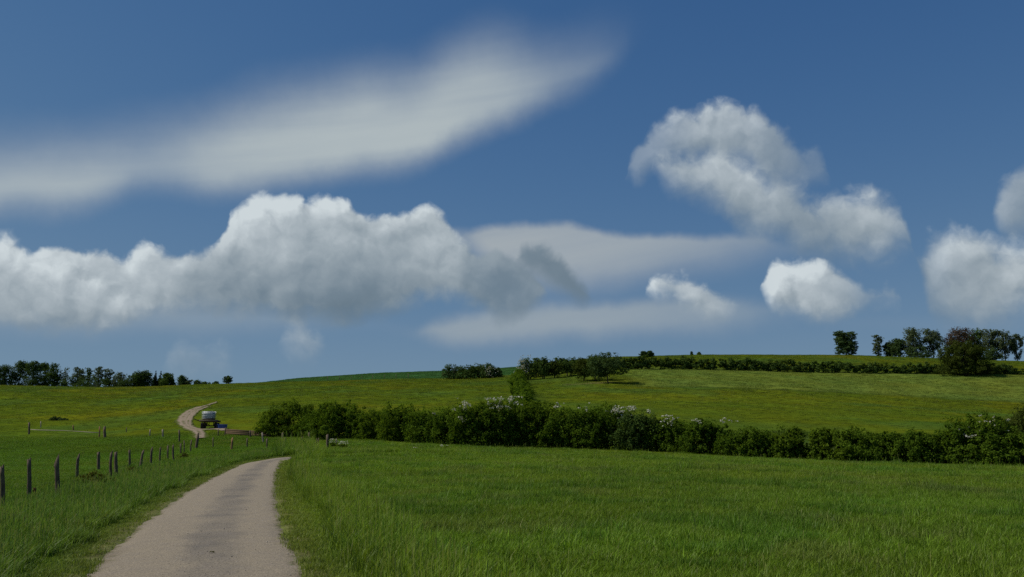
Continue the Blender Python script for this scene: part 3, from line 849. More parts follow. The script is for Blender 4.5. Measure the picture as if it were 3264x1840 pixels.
def plant(kind, name, label, category, px, ybase, ytop, wpx, leafmat, seed, Y=None, n=2500, leaf=None, depth=None, part=('trunk', 'crown'), group=None,
          trunk=None, stems=1, limbs=6, blossom=None, clumps=26, clump_r=0.26, inner=0.25, nl=None, rot=None, sink=0.0, top=0.7, extra=None):
    """one tree or shrub: an Empty at its foot with a woody part and a leafy part (and blossom)"""
    r = np.random.default_rng(seed)
    loc = hit(px, ybase) if Y is None else at(px, Y)
    dist = loc.y
    zt = EYE + dist * ray(px, ytop)[1]
    h = max(0.3, zt - loc.z)
    w = wpx / FPX * dist * (1.5 if kind == 'shrub' else 1.3 if kind == 'open' else 1.2)
    if kind == 'shrub': h *= 1.08
    d = depth if depth else w * 0.9
    th = thing(name, label, category, loc - Vector((0, 0, sink)), 0.0 if rot is None else rot, group)
    bl = lobes(kind, w, h, d, r, nl)
    if extra: bl += extra(w, h, d)
    ls = leaf if leaf else max(0.10, dist * 0.00135)
    obj(part[1], leaf_cloud(part[1], bl, n, ls, leafmat, seed, clumps, clump_r, inner=inner, zmin=0.03 * h if kind in ('shrub', 'dome') else None), th)
    obj(part[0], trunk_mesh(part[0], bl, h, trunk if trunk else 0.028 * h + 0.03, r, limbs, stems, None, top), th)
    if blossom:
        # sprays of blossom on the upper, outer shoots
        spots = []
        for (fx, fz, fr, k) in blossom:
            for i in range(int(k * 1.4)):
                spots.append(((fx + r.normal(0, 1) * fr) * w / 2, -d * 0.42 + r.uniform(-.06, .25) * d, min(0.98, fz - 0.06 + r.normal(0, 1) * fr * 0.45) * h, 0.026 * h * r.uniform(.5, 1.6), 0.03 * h, 0.016 * h))
        obj('blossom', leaf_cloud('blossom', spots, len(spots) * 13, ls * 0.62, L_WHITE, seed + 5, 5, 0.5, inner=0.1, aspect=0.9), th)
    return th

ST = ('stem', 'foliage')
NEAR = 'shrubs of the near hedge'
def hs(px, yb, yt, w, label, mat=L_HEDGE, kind='shrub', seed=0, n=None, blossom=None, name='hedge_shrub', depth=2.6, Y=None, nl=None, **kw):
    area = (w / 38.0) * ((yb - yt) / 38.0)
    return plant(kind, name, label, 'shrub', px, yb, yt, w, mat, seed, Y=Y, n=n or int(2600 + 1350 * area), leaf=0.15, depth=depth, part=ST, group=NEAR,
                 trunk=0.05, stems=4, limbs=5, blossom=blossom, clumps=40, clump_r=0.24, inner=0.30, nl=nl, top=0.6, **kw)

# ---- the near hedge, from its end by the trailer to the right edge
hs(925, 1391, 1268, 178, 'spreading leafy bush ending the near hedge, closest to the trailer', L_HEDGE2, 'dome', 101, depth=4.2, nl=12)
hs(848, 1388, 1318, 56, 'low shrub skirt at the very end of the near hedge, beside the plank barrier', L_HEDGE2, 'dome', 102, depth=2.4)
hs(1085, 1400, 1267, 190, 'tall round-topped bush, second from the trailer end of the near hedge', L_HEDGE, 'dome', 103, depth=4.2, nl=12)
hs(1012, 1396, 1312, 90, 'low shrub filling the notch between the two biggest bushes of the near hedge', L_HEDGE, 'shrub', 125)
hs(1205, 1405, 1308, 92, 'low dip of shrub between the round-topped bush and the leafier hedge', L_HEDGE2, 'shrub', 104)
hs(1278, 1411, 1286, 92, 'upright bright-leaved shrub just past the dip in the near hedge', L_HEDGE2, 'shrub', 105)
hs(1358, 1416, 1298, 88, 'hedge shrub with one small white spray below the crop field', L_HEDGE, 'shrub', 106, blossom=[(0.45, 0.80, 0.06, 5)])
hs(1436, 1421, 1302, 96, 'hedge shrub with a white tuft, left of the long blossoming hawthorn', L_HEDGE, 'shrub', 107, blossom=[(0.2, 0.97, 0.05, 3)])
hs(1540, 1427, 1280, 140, 'hawthorn topped with white may blossom, left of the narrow uphill hedge', L_HEDGE, 'shrub', 108, blossom=[(-0.55, 0.90, 0.12, 16), (0.2, 0.95, 0.16, 14), (-0.6, 0.62, 0.08, 7)])
hs(1628, 1429, 1276, 96, 'blossom-crowned hawthorn at the foot of the narrow uphill hedge', L_HEDGE, 'shrub', 109, blossom=[(0.0, 0.98, 0.28, 26), (-0.5, 0.88, 0.1, 8)])
hs(1714, 1431, 1286, 110, 'plain green hedge shrub just right of the narrow uphill hedge', L_HEDGE2, 'shrub', 110)
hs(1820, 1434, 1294, 124, 'hedge shrub with faint grey-white sprays, below the orchard trees', L_HEDGE, 'shrub', 111, blossom=[(-0.5, 0.97, 0.1, 6), (0.4, 0.93, 0.1, 4)])
hs(1936, 1436, 1294, 124, 'hawthorn with the brightest tall white blossom spray, below the orchard shadow', L_HEDGE, 'shrub', 112, blossom=[(0.30, 0.90, 0.13, 26), (0.8, 0.92, 0.10, 14), (0.6, 0.76, 0.08, 8)])
hs(2046, 1442, 1314, 114, 'dull green shrub between two blossoming hawthorns in the near hedge', L_MID, 'shrub', 113, blossom=[(0.2, 0.97, 0.1, 3)])
hs(2136, 1446, 1333, 88, 'low hawthorn with a flat cap of blossom, left of the broad round bush', L_HEDGE, 'shrub', 114, blossom=[(-0.1, 0.96, 0.22, 16)])
hs(2260, 1453, 1325, 156, 'broad round dark bush before the hedge drops low, few white flowers', L_HEDGE, 'dome', 115, blossom=[(0.6, 0.92, 0.12, 7), (-0.4, 0.9, 0.08, 4)], nl=12)
hs(2390, 1461, 1368, 120, 'lowest stretch of the near hedge, between the broad round bush and a lone peak', L_HEDGE, 'shrub', 116)
hs(2514, 1466, 1354, 112, 'pointed bright-green bush standing alone after the low stretch of hedge', L_HEDGE2, 'dome', 117)
hs(2634, 1471, 1356, 96, 'second pointed bush after the low stretch, lit on its leaves', L_HEDGE2, 'dome', 118)
hs(2724, 1476, 1368, 100, 'sunlit hedge shrub joined to the right of the two pointed bushes', L_HEDGE2, 'shrub', 119)
hs(2846, 1480, 1378, 164, 'even dark run of hedge under the open slope, toward the right edge', L_HEDGE, 'shrub', 120)
hs(2985, 1484, 1373, 150, 'shadowy hedge shrub left of the pale blossoming hawthorn at the right', L_HEDGE, 'shrub', 121)
hs(3128, 1486, 1328, 140, 'tall hawthorn with pale blossom drifts near the right edge', L_HEDGE, 'shrub', 122, blossom=[(0.0, 0.72, 0.3, 14), (-0.5, 0.66, 0.15, 8), (0.3, 0.88, 0.2, 4)])
hs(3232, 1491, 1372, 150, 'dark low shrub filling the end of the near hedge at the right edge', L_HEDGE, 'shrub', 123)
hs(3275, 1470, 1266, 170, 'big olive dome of foliage rising behind the right end of the near hedge', L_OLIVE, 'dome', 124, depth=5.5, Y=72, n=16000, nl=14)

# ---- the narrow hedge that climbs from the near hedge to the orchard
def uphill_hedge():
    pts = [(1652,1330),(1652,1290),(1654,1258),(1652,1232),(1649,1215),(1656,1202),(1664,1192)]
    tops = [1262,1238,1216,1200,1192,1186,1180]
    g = [at(1652, y) for y in (100, 118, 138, 158, 178, 200, 222)]
    root = thing('uphill_hedge', 'narrow hedge climbing the slope from the near hedge to the orchard corner', 'hedge', g[0])
    r = np.random.default_rng(7)
    bl = []
    for i, (p, yt) in enumerate(zip(g, tops)):
        zt = EYE + p.y * ray(1652, yt)[1]; h = min(3.8, max(1.8, zt - p.z)); q = p - g[0]
        for k in range(4):
            t = k / 4.0
            nx = (g[min(i + 1, 6)] - p) * t
            rr = h * r.uniform(0.30, 0.38)
            bl.append((q.x + nx.x + r.uniform(-.5, .5) + (0.5 if i < 3 else 0), q.y + nx.y, q.z + nx.z + h - rr, rr, rr * 1.4, rr))
            bl.append((q.x + nx.x + r.uniform(-.4, .4) + (0.5 if i < 3 else 0), q.y + nx.y, q.z + nx.z + h * 0.36, rr * 1.15, rr * 1.5, h * 0.38))
    obj('foliage', leaf_cloud('foliage', bl, 60000, 0.24, L_HEDGE, 9, 24, 0.3), root)
    for i, p in enumerate(g):
        q = p - g[0]; mb = MB()
        mb.tube([q - Vector((0, 0, .2)), q + Vector((.1, 0, 1.0)), q + Vector((.2, .3, 2.2))], [0.14, 0.10, 0.04], 6, True, 0.1, i)
        obj('stem', mb.mesh('stem', M_BARK, True), root)
    sp = [(b[0] - b[3] * 0.7 + r.normal(0, .2), b[1], b[2] + b[5] * r.uniform(-.2, .8), .3, .3, .2) for b in bl[::4] if b[1] > 70]
    obj('blossom', leaf_cloud('blossom', sp, len(sp) * 16, 0.16, L_WHITE, 12, 5, 0.5, aspect=.9), root)
uphill_hedge()

# ---- the bush clump on the brow and the hawthorn at the orchard corner
BR = 'bushes of the clump on the brow'
for i, (px, yt, w, m, lab, bls) in enumerate([
        (1440, 1156, 56, L_DARK, 'dark bush at the left end of the clump standing on the brow', None),
        (1487, 1158, 60, L_MID, 'second bush from the left in the clump on the brow', None),
        (1530, 1154, 60, L_MID, 'tallest green bush in the clump on the brow, left of the blossoming one', None),
        (1560, 1156, 54, L_DARK, 'bush streaked with white blossom in the clump on the brow', [(0.0, 0.55, 0.32, 26), (0.2, 0.3, 0.25, 12)]),
        (1583, 1168, 30, L_DARK, 'small dark bush at the right end of the clump on the brow', None)]):
    plant('dome', 'round_bush', lab, 'bush', px, 1207, yt, w, m, 200 + i, Y=258 - 2 * (i % 2), n=3200, depth=6, part=ST, group=BR, stems=3, trunk=0.1, blossom=bls)
plant('dome', 'hawthorn_bush', 'hawthorn white with blossom at the left corner of the orchard', 'bush', 1677, 1195, 1134, 46, L_MID, 210, Y=226, n=3000, depth=5, part=ST, stems=3, trunk=0.1,
      blossom=[(-0.3, 0.72, 0.35, 40), (-0.4, 0.45, 0.3, 20)])

# ---- orchard trees
OR = 'trees of the small orchard'
for i, (px, yb, yt, w, m, Y, lab) in enumerate([
        (1708, 1204, 1140, 56, L_MID, None, 'first small orchard tree beside the blossoming corner hawthorn'),
        (1737, 1208, 1138, 56, L_MID, None, 'slender forked orchard tree, second from the blossoming hawthorn'),
        (1768, 1206, 1146, 50, L_OLIVE, None, 'pale-stemmed little orchard tree, third from the blossoming hawthorn'),
        (1815, 1200, 1140, 74, L_MID, None, 'bushy orchard tree with fanning multiple trunks in the middle of the row'),
        (1861, 1216, 1140, 66, L_OLIVE, None, 'leaning orchard tree left of the bare trodden ground'),
        (1897, 1215, 1128, 70, L_MID, None, 'tall ragged-topped orchard tree over the trodden ground'),
        (1938, 1222, 1118, 112, L_DARK, None, 'largest dark orchard tree at the right end, casting the long shadow')]):
    plant('round' if i != 3 else 'open', 'orchard_tree', lab, 'tree', px, yb, yt, w, m, 230 + i, Y=Y, n=5600 if i < 6 else 11000, group=OR, trunk=0.13, stems=3 if i == 3 else 1 + (i == 1), limbs=8, nl=12, inner=0.35,
          extra=(lambda w, h, d: [(0.2 * w, 0, 0.5 * h, 0.33 * w, 0.3 * d, 0.26 * h), (-0.2 * w, 0, 0.66 * h, 0.3 * w, .3 * d, .24 * h), (0.34 * w, 0, 0.36 * h, 0.16 * w, 0.2 * d, 0.14 * h)]) if i == 6 else None)
for i, (px, yt, w, lab) in enumerate([
        (1722, 1133, 60, 'leafy hedge bush behind the first orchard trees'), (1782, 1137, 66, 'hedge bush glimpsed behind the middle of the orchard'),
        (1845, 1138, 60, 'hedge bush behind the leaning orchard tree')]):
    plant('dome', 'background_bush', lab, 'bush', px, 1180, yt, w, L_MID, 250 + i, Y=238, n=2600, depth=4, part=ST, stems=3, trunk=0.1, group='bushes behind the orchard')

# ---- the upper hedge: one clipped row
def row_hedge(name, label, pts, heights, mat, seed, n, ls, thick=2.0):
    g = [at(px, Y) for px, Y in pts]
    root = thing(name, label, 'hedge', g[0])
    r = np.random.default_rng(seed)
    P = np.array([tuple(p) for p in g]); s = np.r_[0, np.cumsum(np.linalg.norm(np.diff(P, axis=0), axis=1))]
    k = int(s[-1] / 2.1)
    bl = []
    for i in range(k + 1):
        t = s[-1] * i / k
        x, y = np.interp(t, s, P[:, 0]), np.interp(t, s, P[:, 1]); z = float(zfun(x, y)); h = np.interp(t, s, heights) * r.uniform(0.86, 1.12)
        q = Vector((x, y, z)) - g[0]
        bl.append((q.x, q.y + r.uniform(-.3, .3), q.z + h * 0.62, 1.5, thick * 0.55, h * 0.40))
        bl.append((q.x + r.uniform(-.6, .6), q.y - 0.2, q.z + h * 0.28, 1.7, thick * 0.6, h * 0.34))
        if i % 4 == 0:
            mb = MB(); mb.tube([q - Vector((0, 0, .2)), q + Vector((0, 0, h * 0.5)), q + Vector((.2, 0, h * .8))], [0.12, 0.09, 0.03], 5, True)
            obj('stem', mb.mesh('stem', M_BARK, True), root)
    obj('foliage', leaf_cloud('foliage', bl, n, ls, mat, seed, 12, 0.4, inner=0.25), root)
row_hedge('long_hedge', 'long low hedge running along the top of the slope, from orchard to big bush', [(1960,238),(2150,240),(2300,240),(2500,240),(2700,240),(2860,240),(3030,240)], [3.4,3.3,3.4,3.2,2.9,2.7,2.6], L_MID, 300, 60000, 0.36)
row_hedge('long_hedge', 'short end of the upper hedge right of the big dark bush', [(3120,240),(3200,240),(3256,240)], [3.0,2.7,1.6], L_MID, 301, 11000, 0.36)
plant('dome', 'big_round_bush', 'big round olive bush straddling the upper hedge at the right', 'bush', 3082, 1196, 1080, 160, L_OLIVE, 305, Y=237, n=30000, depth=11, part=ST, stems=4, trunk=0.18, nl=16)

# ---- trees along the right-hand crest
CR = 'trees on the crest'
for i, (kind, px, yb, yt, w, m, Y, lab, n) in enumerate([
        ('wood', 2054, 1126, 1119, 24, L_DARK, 300, 'left of the two little trees poking above the upper hedge', 1200),
        ('wood', 2074, 1126, 1118, 26, L_DARK, 300, 'right of the two little trees poking above the upper hedge', 1200),
        ('dome', 2209, 1126, 1120, 8, L_DARK, 322, 'left of two tiny bushes on the bare crest', 260),
        ('dome', 2232, 1126, 1122, 12, L_DARK, 322, 'right of two tiny bushes on the bare crest', 300),
        ('block', 2706, 1128, 1054, 60, L_DARK, 335, 'lone square-headed dark tree on the crest', 6500),
        ('tall', 2808, 1132, 1067, 32, L_PALE, 345, 'pale slender tree left of the two small dark ones on the crest', 1300),
        ('wood', 2846, 1134, 1088, 40, L_DARK, 345, 'small dark rounded tree between the pale slender one and its taller twin', 2200),
        ('wood', 2872, 1134, 1076, 46, L_DARK, 342, 'small dark tree with a ragged top, before the tall pale trees', 2600),
        ('open', 2926, 1134, 1048, 64, L_PALE, 340, 'tall open pale tree starting the crest grove', 2800),
        ('dome', 2935, 1136, 1098, 70, L_DARK, 338, 'dark undergrowth bush at the foot of the pale grove trees', 1800),
        ('open', 2984, 1136, 1042, 58, L_PALE, 340, 'second tall pale tree of the crest grove, broader top', 2800),
        ('wood', 3075, 1140, 1040, 92, L_BROWN, 340, 'copper-brown tree behind the big round bush', 4200),
        ('wood', 3128, 1142, 1045, 66, L_MID, 344, 'fresh green tree right of the copper-brown one', 3000),
        ('open', 3172, 1146, 1046, 50, L_PALE, 338, 'pale tree just right of the fresh green tree on the crest', 2300),
        ('open', 3214, 1148, 1052, 54, L_PALE, 336, 'wide pale open tree, second from the right edge on the crest', 2500),
        ('open', 3254, 1150, 1060, 44, L_PALE, 336, 'pale tree cut by the right edge on the crest', 2000),
        ('dome', 3170, 1150, 1105, 54, L_DARK, 333, 'dark bush under the pale trees at the right of the crest', 1500)]):
    plant(kind, 'crest_tree' if kind != 'dome' else 'crest_bush', lab, 'tree' if kind != 'dome' else 'bush', px, yb, yt, w, m, 320 + i, Y=Y, n=int(n * 2.2), group=CR if kind != 'dome' else None,
          trunk=0.16 if kind != 'dome' else 0.08, part=('trunk', 'crown') if kind != 'dome' else ST, limbs=9, clump_r=0.30, inner=0.15 if kind == 'open' else 0.3, nl=13 if kind == 'open' else None)

# ---- woodland on the left skyline
WD = 'trees of the wood on the skyline'
for i, (kind, px, yt, w, m, Y, lab, n) in enumerate([
        ('wood', 8, 1160, 60, L_DARK, 300, 'dark tree cut by the left edge in the skyline wood', 3000),
        ('wood', 60, 1148, 62, L_DARK, 304, 'broad dark tree second from the left edge in the wood', 3400),
        ('wood', 102, 1148, 56, L_DARK, 300, 'rounded dark tree third from the left edge in the wood', 3200),
        ('wood', 134, 1152, 44, L_MID, 306, 'green tree in the dense left block of the wood', 2600),
        ('wood', 166, 1156, 48, L_MID, 300, 'ragged tree ending the dense left block of the wood', 2600),
        ('tall', 204, 1170, 26, L_PALE, 305, 'thin half-bare tree right of the dense block', 420),
        ('dome', 214, 1196, 50, L_DARK, 298, 'dark low undergrowth below the thin half-bare tree', 1100),
        ('open', 250, 1170, 44, L_PALE, 300, 'pale open tree, first of the airy middle of the wood', 1900),
        ('tall', 278, 1172, 26, L_MID, 304, 'narrow grey-green tree in the airy middle of the wood', 800),
        ('tall', 312, 1168, 34, L_PALE, 300, 'taller pale tree in the airy middle, beside a gap of sky', 1300),
        ('tall', 344, 1176, 34, L_PALE, 302, 'pale leaning tree right of the gap of sky', 1200),
        ('dome', 300, 1200, 120, L_DARK, 296, 'long dark undergrowth below the airy middle of the wood', 2200),
        ('open', 382, 1180, 46, L_PALE, 300, 'pale round-topped tree before the dark right block of the wood', 1600),
        ('dome', 385, 1206, 60, L_DARK, 296, 'dark bush under the pale round-topped tree', 1200),
        ('wood', 432, 1182, 54, L_MID, 300, 'green tree starting the dark right block of the wood', 2400),
        ('wood', 466, 1180, 50, L_DARK, 302, 'second tree of the dark right block of the wood', 2400),
        ('cone', 492, 1180, 24, L_CONE, 300, 'small dark conifer, left of the pair on the skyline', 1500),
        ('cone', 508, 1182, 24, L_CONE, 303, 'small dark conifer, right of the pair on the skyline', 1500),
        ('wood', 530, 1188, 46, L_MID, 298, 'green tree just right of the conifer pair', 2000),
        ('cone', 546, 1192, 28, L_DARK, 300, 'dark pointed tree near the end of the wood', 1400),
        ('wood', 578, 1196, 32, L_DARK, 296, 'last full tree at the right end of the wood', 1500),
        ('open', 600, 1210, 24, L_PALE, 296, 'pale bush straggling from the end of the wood', 500),
        ('wood', 627, 1210, 22, L_MID, 296, 'little tree in the thin line after the wood', 700),
        ('dome', 655, 1214, 34, L_MID, 298, 'low bushes in the thin line after the wood', 700),
        ('dome', 686, 1214, 22, L_MID, 298, 'last low bush of the thin line on the skyline', 500)]):
    plant(kind, 'skyline_tree' if kind not in ('dome', 'cone') else ('conifer' if kind == 'cone' else 'skyline_bush'), lab, 'tree' if kind != 'dome' else 'bush', px, 1225, yt, w, m, 400 + i, Y=Y, n=int(n * 1.9),
          group=WD if kind != 'dome' else None, trunk=0.15 if kind != 'dome' else 0.07, part=('trunk', 'crown') if kind != 'dome' else ST, clump_r=0.30, inner=0.2, limbs=8)
plant('round', 'lone_bush', 'lone rounded dark bush where the crop field meets the skyline', 'bush', 724, 1224, 1197, 28, L_DARK, 440, Y=268, n=2200, trunk=0.1, part=ST, inner=0.4, stems=2,
      extra=lambda w, h, d: [(0, 0, 0.35 * h, .4 * w, .4 * d, .33 * h)])
plant('dome', 'low_bush', 'small bush alone on the yellow meadow above the left fence', 'bush', 178, 1340, 1326, 34, L_DARK, 441, n=800, part=ST, trunk=0.04, stems=3, leaf=0.16, depth=1.4)
plant('dome', 'low_bush', 'smaller flat bush just right of the other on the yellow meadow', 'bush', 203, 1341, 1332, 26, L_DARK, 442, n=400, part=ST, trunk=0.04, stems=3, leaf=0.16, depth=1.2)

# ---- briars and weeds among the near posts
plant('dome', 'briar_bush', 'yellowish briar bush growing in front of the near fence posts', 'bush', 306, 1562, 1498, 92, L_ROSE, 450, n=2300, part=ST, trunk=0.015, stems=5, leaf=0.06, depth=1.2, clump_r=0.3, clumps=18)
plant('dome', 'briar_bush', 'small briar between the paired posts and the next post', 'bush', 420, 1512, 1478, 34, L_ROSE, 451, n=500, part=ST, trunk=0.012, stems=4, leaf=0.06, depth=0.7)
plant('dome', 'briar_bush', 'tiny yellow-green briar near the thick leaning post', 'bush', 582, 1462, 1438, 30, L_ROSE, 452, n=450, part=ST, trunk=0.012, stems=4, leaf=0.08, depth=0.8)
for i, (px, yb, yt, lab) in enumerate([(106, 1592, 1553, 'brown dock seed stalk right of the second near post'), (147, 1590, 1572, 'short brown dock stalk left of the split pale post'), (346, 1506, 1472, 'rusty dock stalk beside the paired posts')]):
    loc = hit(px, yb + 6); th = thing('dock_plant', lab, 'plant', loc, group='dock plants by the fence')
    h = EYE + loc.y * ray(px, yt)[1] - loc.z
    mb = MB(); mb.tube([(0, 0, -.05), (.02, 0, h * .5), (.03, .02, h)], [.012, .01, .005], 5); obj('stalk', mb.mesh('stalk', M_POST_RED), th)
    obj('seed_head', leaf_cloud('seed_head', [(.02, 0, h * .85, .05, .05, h * .15), (.03, 0, h * .65, .04, .04, h * .12)], 160, .035, L_DOCK, 460 + i, 8, .5), th)
for i, (px, yb, w, yt, n, lab) in enumerate([(1062, 1424, 30, 1398, 240, 'white cow parsley beside the last stout fence post'), (1090, 1426, 36, 1406, 260, 'drift of cow parsley right of the last fence posts'),
                                        (1325, 1432, 10, 1424, 40, 'little tuft of cow parsley below the near hedge'), (1418, 1428, 26, 1416, 90, 'cow parsley scattered at the foot of the near hedge')]):
    loc = hit(px, yb + 4); th = thing('cow_parsley', lab, 'plant', loc, group='cow parsley along the hedge foot')
    h = EYE + loc.y * ray(px, yt)[1] - loc.z; w = w / FPX * loc.y; r = np.random.default_rng(470 + i)
    mb = MB(); heads = []
    for k in range(max(4, n // 12)):
        x, y, hh = r.uniform(-.5, .5) * w, r.uniform(-.5, .5) * w, h * r.uniform(.55, 1.0)
        mb.tube([(x * .6, y * .6, -.05), (x, y, hh)], [.008, .004], 4, False); heads.append((x, y, hh, .09, .09, .02))
    obj('stalk', mb.mesh('stalk', L_HEDGE2), th, kind='stuff')
    obj('blossom', leaf_cloud('blossom', heads, n * 2, .05, L_WHITE, 480 + i, 6, .5, up=1.5), th)
    obj('foliage', leaf_cloud('foliage', [(0, 0, h * .3, w * .5, w * .4, h * .3)], n * 2, .10, L_HEDGE2, 490 + i, 14, .4), th)

# ================================================================== fence posts
def post_mesh(h, w, lean, seed, split=0.0, sides=8, rings=6, mat=M_POST):
    r = np.random.default_rng(seed)
    V, n = [], sides
    ph = r.uniform(0, 6.28)
    prof = 1 + 0.22 * (r.random(n) - 0.5)
    bend = r.uniform(-.03, .03, 2) * h
    zs = np.linspace(-0.3, h, rings)
    for i, z in enumerate(zs):
        f = max(0, z / h)
        tw = 1.08 - 0.16 * f + 0.07 * (r.random() - 0.5)
        for k in range(n):
            a = 2 * math.pi * k / n + ph + 0.1 * f
            q = w / 2 * prof[k] * tw * (1 + 0.10 * (r.random() - .5))
            zz = z + ((r.random() - .5) * 0.05 * h + split * h * math.cos(a) * 0.5 if i == rings - 1 else 0)
            V.append((math.cos(a) * q + lean[0] * f + bend[0] * math.sin(f * 3.1), math.sin(a) * q * 0.85 + lean[1] * f + bend[1] * math.sin(f * 3.1), zz))
    q = [(i * n + k, i * n + (k + 1) % n, (i + 1) * n + (k + 1) % n, (i + 1) * n + k) for i in range(rings - 1) for k in range(n)]
    c = np.mean(V[-n:], axis=0); V.append(tuple(c - np.array((0, 0, 0.02))))
    t = [(len(V) - 1, (rings - 1) * n + k, (rings - 1) * n + (k + 1) % n) for k in range(n)]
    return mesh_np('fence_post', V, [np.array(q), np.array(t)], mat)
NR, RR, BR_ = 'posts of the near fence', 'posts of the fence beyond the lane', 'posts of the fence across the pasture'
POSTS = [  # x top, y top, x foot, y foot, width, material, split, row, label
    (8,1487,4,1612,15,M_POST,.1,NR,'dark stout post cut by the left edge of the view'),
    (92,1463,92,1573,14,M_POST,.05,NR,'straight grey-brown post, second from the left edge'),
    (179,1467,183,1575,17,M_POST,.35,NR,'thick split post with a pale lichened face and slanted top'),
    (252,1452,246,1518,10,M_POST,.2,NR,'dark leaning post with a chipped tip, right of the split pale one'),
    (315,1442,314,1490,10,M_POST,.05,NR,'short straight post rising behind the briar bush'),
    (354,1442,354,1518,10,M_POST,.1,NR,'slimmer of two posts standing close together'),
    (371,1442,373,1518,12,M_POST,.05,NR,'stouter of two posts standing close together'),
    (413,1435,413,1486,8,M_POST,.1,NR,'thin post just right of the close pair'),
    (456,1436,448,1486,9,M_POST,.1,NR,'greyish post leaning to the right, second after the close pair'),
    (484,1429,481,1476,8,M_POST,.2,NR,'post with a notched foot, third after the close pair'),
    (512,1426,509,1468,6,M_POST,.1,NR,'slender post, fourth after the close pair'),
    (535,1420,535,1462,6,M_POST,.1,NR,'slender upright post, fifth after the close pair'),
    (552,1418,555,1466,7,M_POST,.1,NR,'post leaning to the left, sixth after the close pair'),
    (576,1414,576,1444,5,M_POST,.1,NR,'short thin post beside the tiny briar'),
    (587,1405,587,1440,4,M_POST,.1,NR,'thinnest stake just left of the thick leaning post'),
    (610,1403,607,1438,5,M_POST,.1,NR,'thin grey stake next to the thick leaning post'),
    (631,1382,625,1427,10,M_POST,.15,NR,'thick dark post leaning right, at the far end of the near fence'),
    (679,1395,679,1424,4,M_POST,.1,RR,'thin stake, first right of the thick leaning post'),
    (741,1395,738,1430,7,M_POST_RED,.1,RR,'orange-sided post in the grass beyond the bend of the lane'),
    (788,1397,787,1424,5,M_POST,.1,RR,'slim post midway along the fence beyond the bend'),
    (850,1398,850,1427,6,M_POST,.1,RR,'grey post standing before the low end of the hedge'),
    (836,1379,839,1408,6,M_POST_PALE,.1,RR,'post with a pale left face at the end of the plank barrier'),
    (901,1379,903,1410,6,M_POST,.1,RR,'dark post leaning under the spreading hedge bush'),
    (909,1395,909,1421,5,M_POST,.1,RR,'short post in front of the dark leaning one by the hedge'),
    (963,1393,962,1418,4,M_POST,.1,RR,'thin post below the round-topped bush'),
    (985,1379,985,1413,8,M_POST,.1,RR,'stout dark post under the round-topped bush'),
    (1009,1398,1009,1421,4,M_POST,.1,RR,'left of two thin posts standing together below the hedge'),
    (1015,1396,1015,1421,4,M_POST,.1,RR,'right of two thin posts standing together below the hedge'),
    (1043,1385,1044,1424,9,M_POST,.1,RR,'last stout post beside the white cow parsley'),
    (1072,1398,1072,1420,3,M_POST,.1,RR,'thin leaning stake among the cow parsley'),
    (696,1369,695,1388,4,M_POST,.1,RR,'short post just below the blue tub'),
    (719,1363,717,1386,4,M_POST,.1,RR,'post at the left end of the plank barrier'),
    (797,1372,799,1392,6,M_POST,.1,RR,'post midway along the plank barrier'),
    (92,1347,92,1382,7,M_POST,.1,BR_,'dark post at the left end of the lying rail'),
    (130,1344,130,1361,4,M_POST_PALE,.1,BR_,'small pale post right of the rail end, on the meadow edge'),
    (233,1356,234,1370,4,M_POST_RED,.1,BR_,'short rusty stake with yellow flowers behind it'),
    (317,1360,316,1392,5,M_POST_RED,.1,BR_,'tan post at the right end of the lying rail'),
    (334,1360,335,1393,9,M_POST,.1,BR_,'thick dark post standing next to the tan one'),
    (403,1363,403,1375,3,M_POST,.1,BR_,'tiny dark stake alone in the meadow right of the thick post'),
    (479,1369,477,1388,5,M_POST_PALE,.1,BR_,'pale post leaning right, in the middle of the pasture fence'),
    (519,1369,519,1391,6,M_POST_PALE,.1,BR_,'pale post with a whitish edge, before the dirt track'),
    (571,1371,571,1407,6,M_POST,.1,BR_,'tall grey post left of the track mouth'),
]
for i, (xt, yt, xb, yb, w, m, sp, row, lab) in enumerate(POSTS):
    p0 = hit(xb, yb)
    g = 0.20 if p0.y < 70 else 0.10                      # the foot stands in the grass
    p = hit(xb, yb + g * FPX / p0.y)
    zt = EYE + p.y * ray(xt, yt)[1]
    xt_ = p.y * ray(xt, yt)[0]
    h = max(0.4, zt - p.z)
    big = p.y < 60
    o = obj('fence_post', post_mesh(h, 0.88 * w / FPX * p.y, (xt_ - p.x, rng.uniform(-.05, .05)), 600 + i, sp, 10 if big else 7, 8 if big else 4, m), None, p, label=lab, category='post', group=row)
# small posts strung along the edge of the crop field
for i, px in enumerate((1043, 1080, 1118, 1152, 1187, 1225, 1262, 1300)):
    p = at(px, 271.5)
    obj('field_post', post_mesh(1.35, 0.16, (rng.uniform(-.1, .1), 0), 700 + i, 0, 6, 3), None, p, category='post', group='posts along the crop field edge',
        label=('first', 'second', 'third', 'fourth', 'fifth', 'sixth', 'seventh', 'last')[i] + ' tiny post, counted from the left, along the lower edge of the crop field')

def rail():
    a, b = hit(97, 1378), hit(313, 1389)
    mid = (a + b) / 2
    mb = MB()
    pts = [Vector(a).lerp(b, t) for t in np.linspace(0, 1, 9)]
    pts = [Vector((q.x, q.y, float(zfun(q.x, q.y)) + 0.30)) - mid for q in pts]
    mb.tube(pts, [0.038 + 0.006 * math.sin(k) for k in range(9)], 7, True, 0.2, 3)
    obj('fence_rail', mb.mesh('fence_rail', M_POST_PALE, True), None, mid, label='long pale rail lying between the dark post and the tan post', category='rail')
rail()

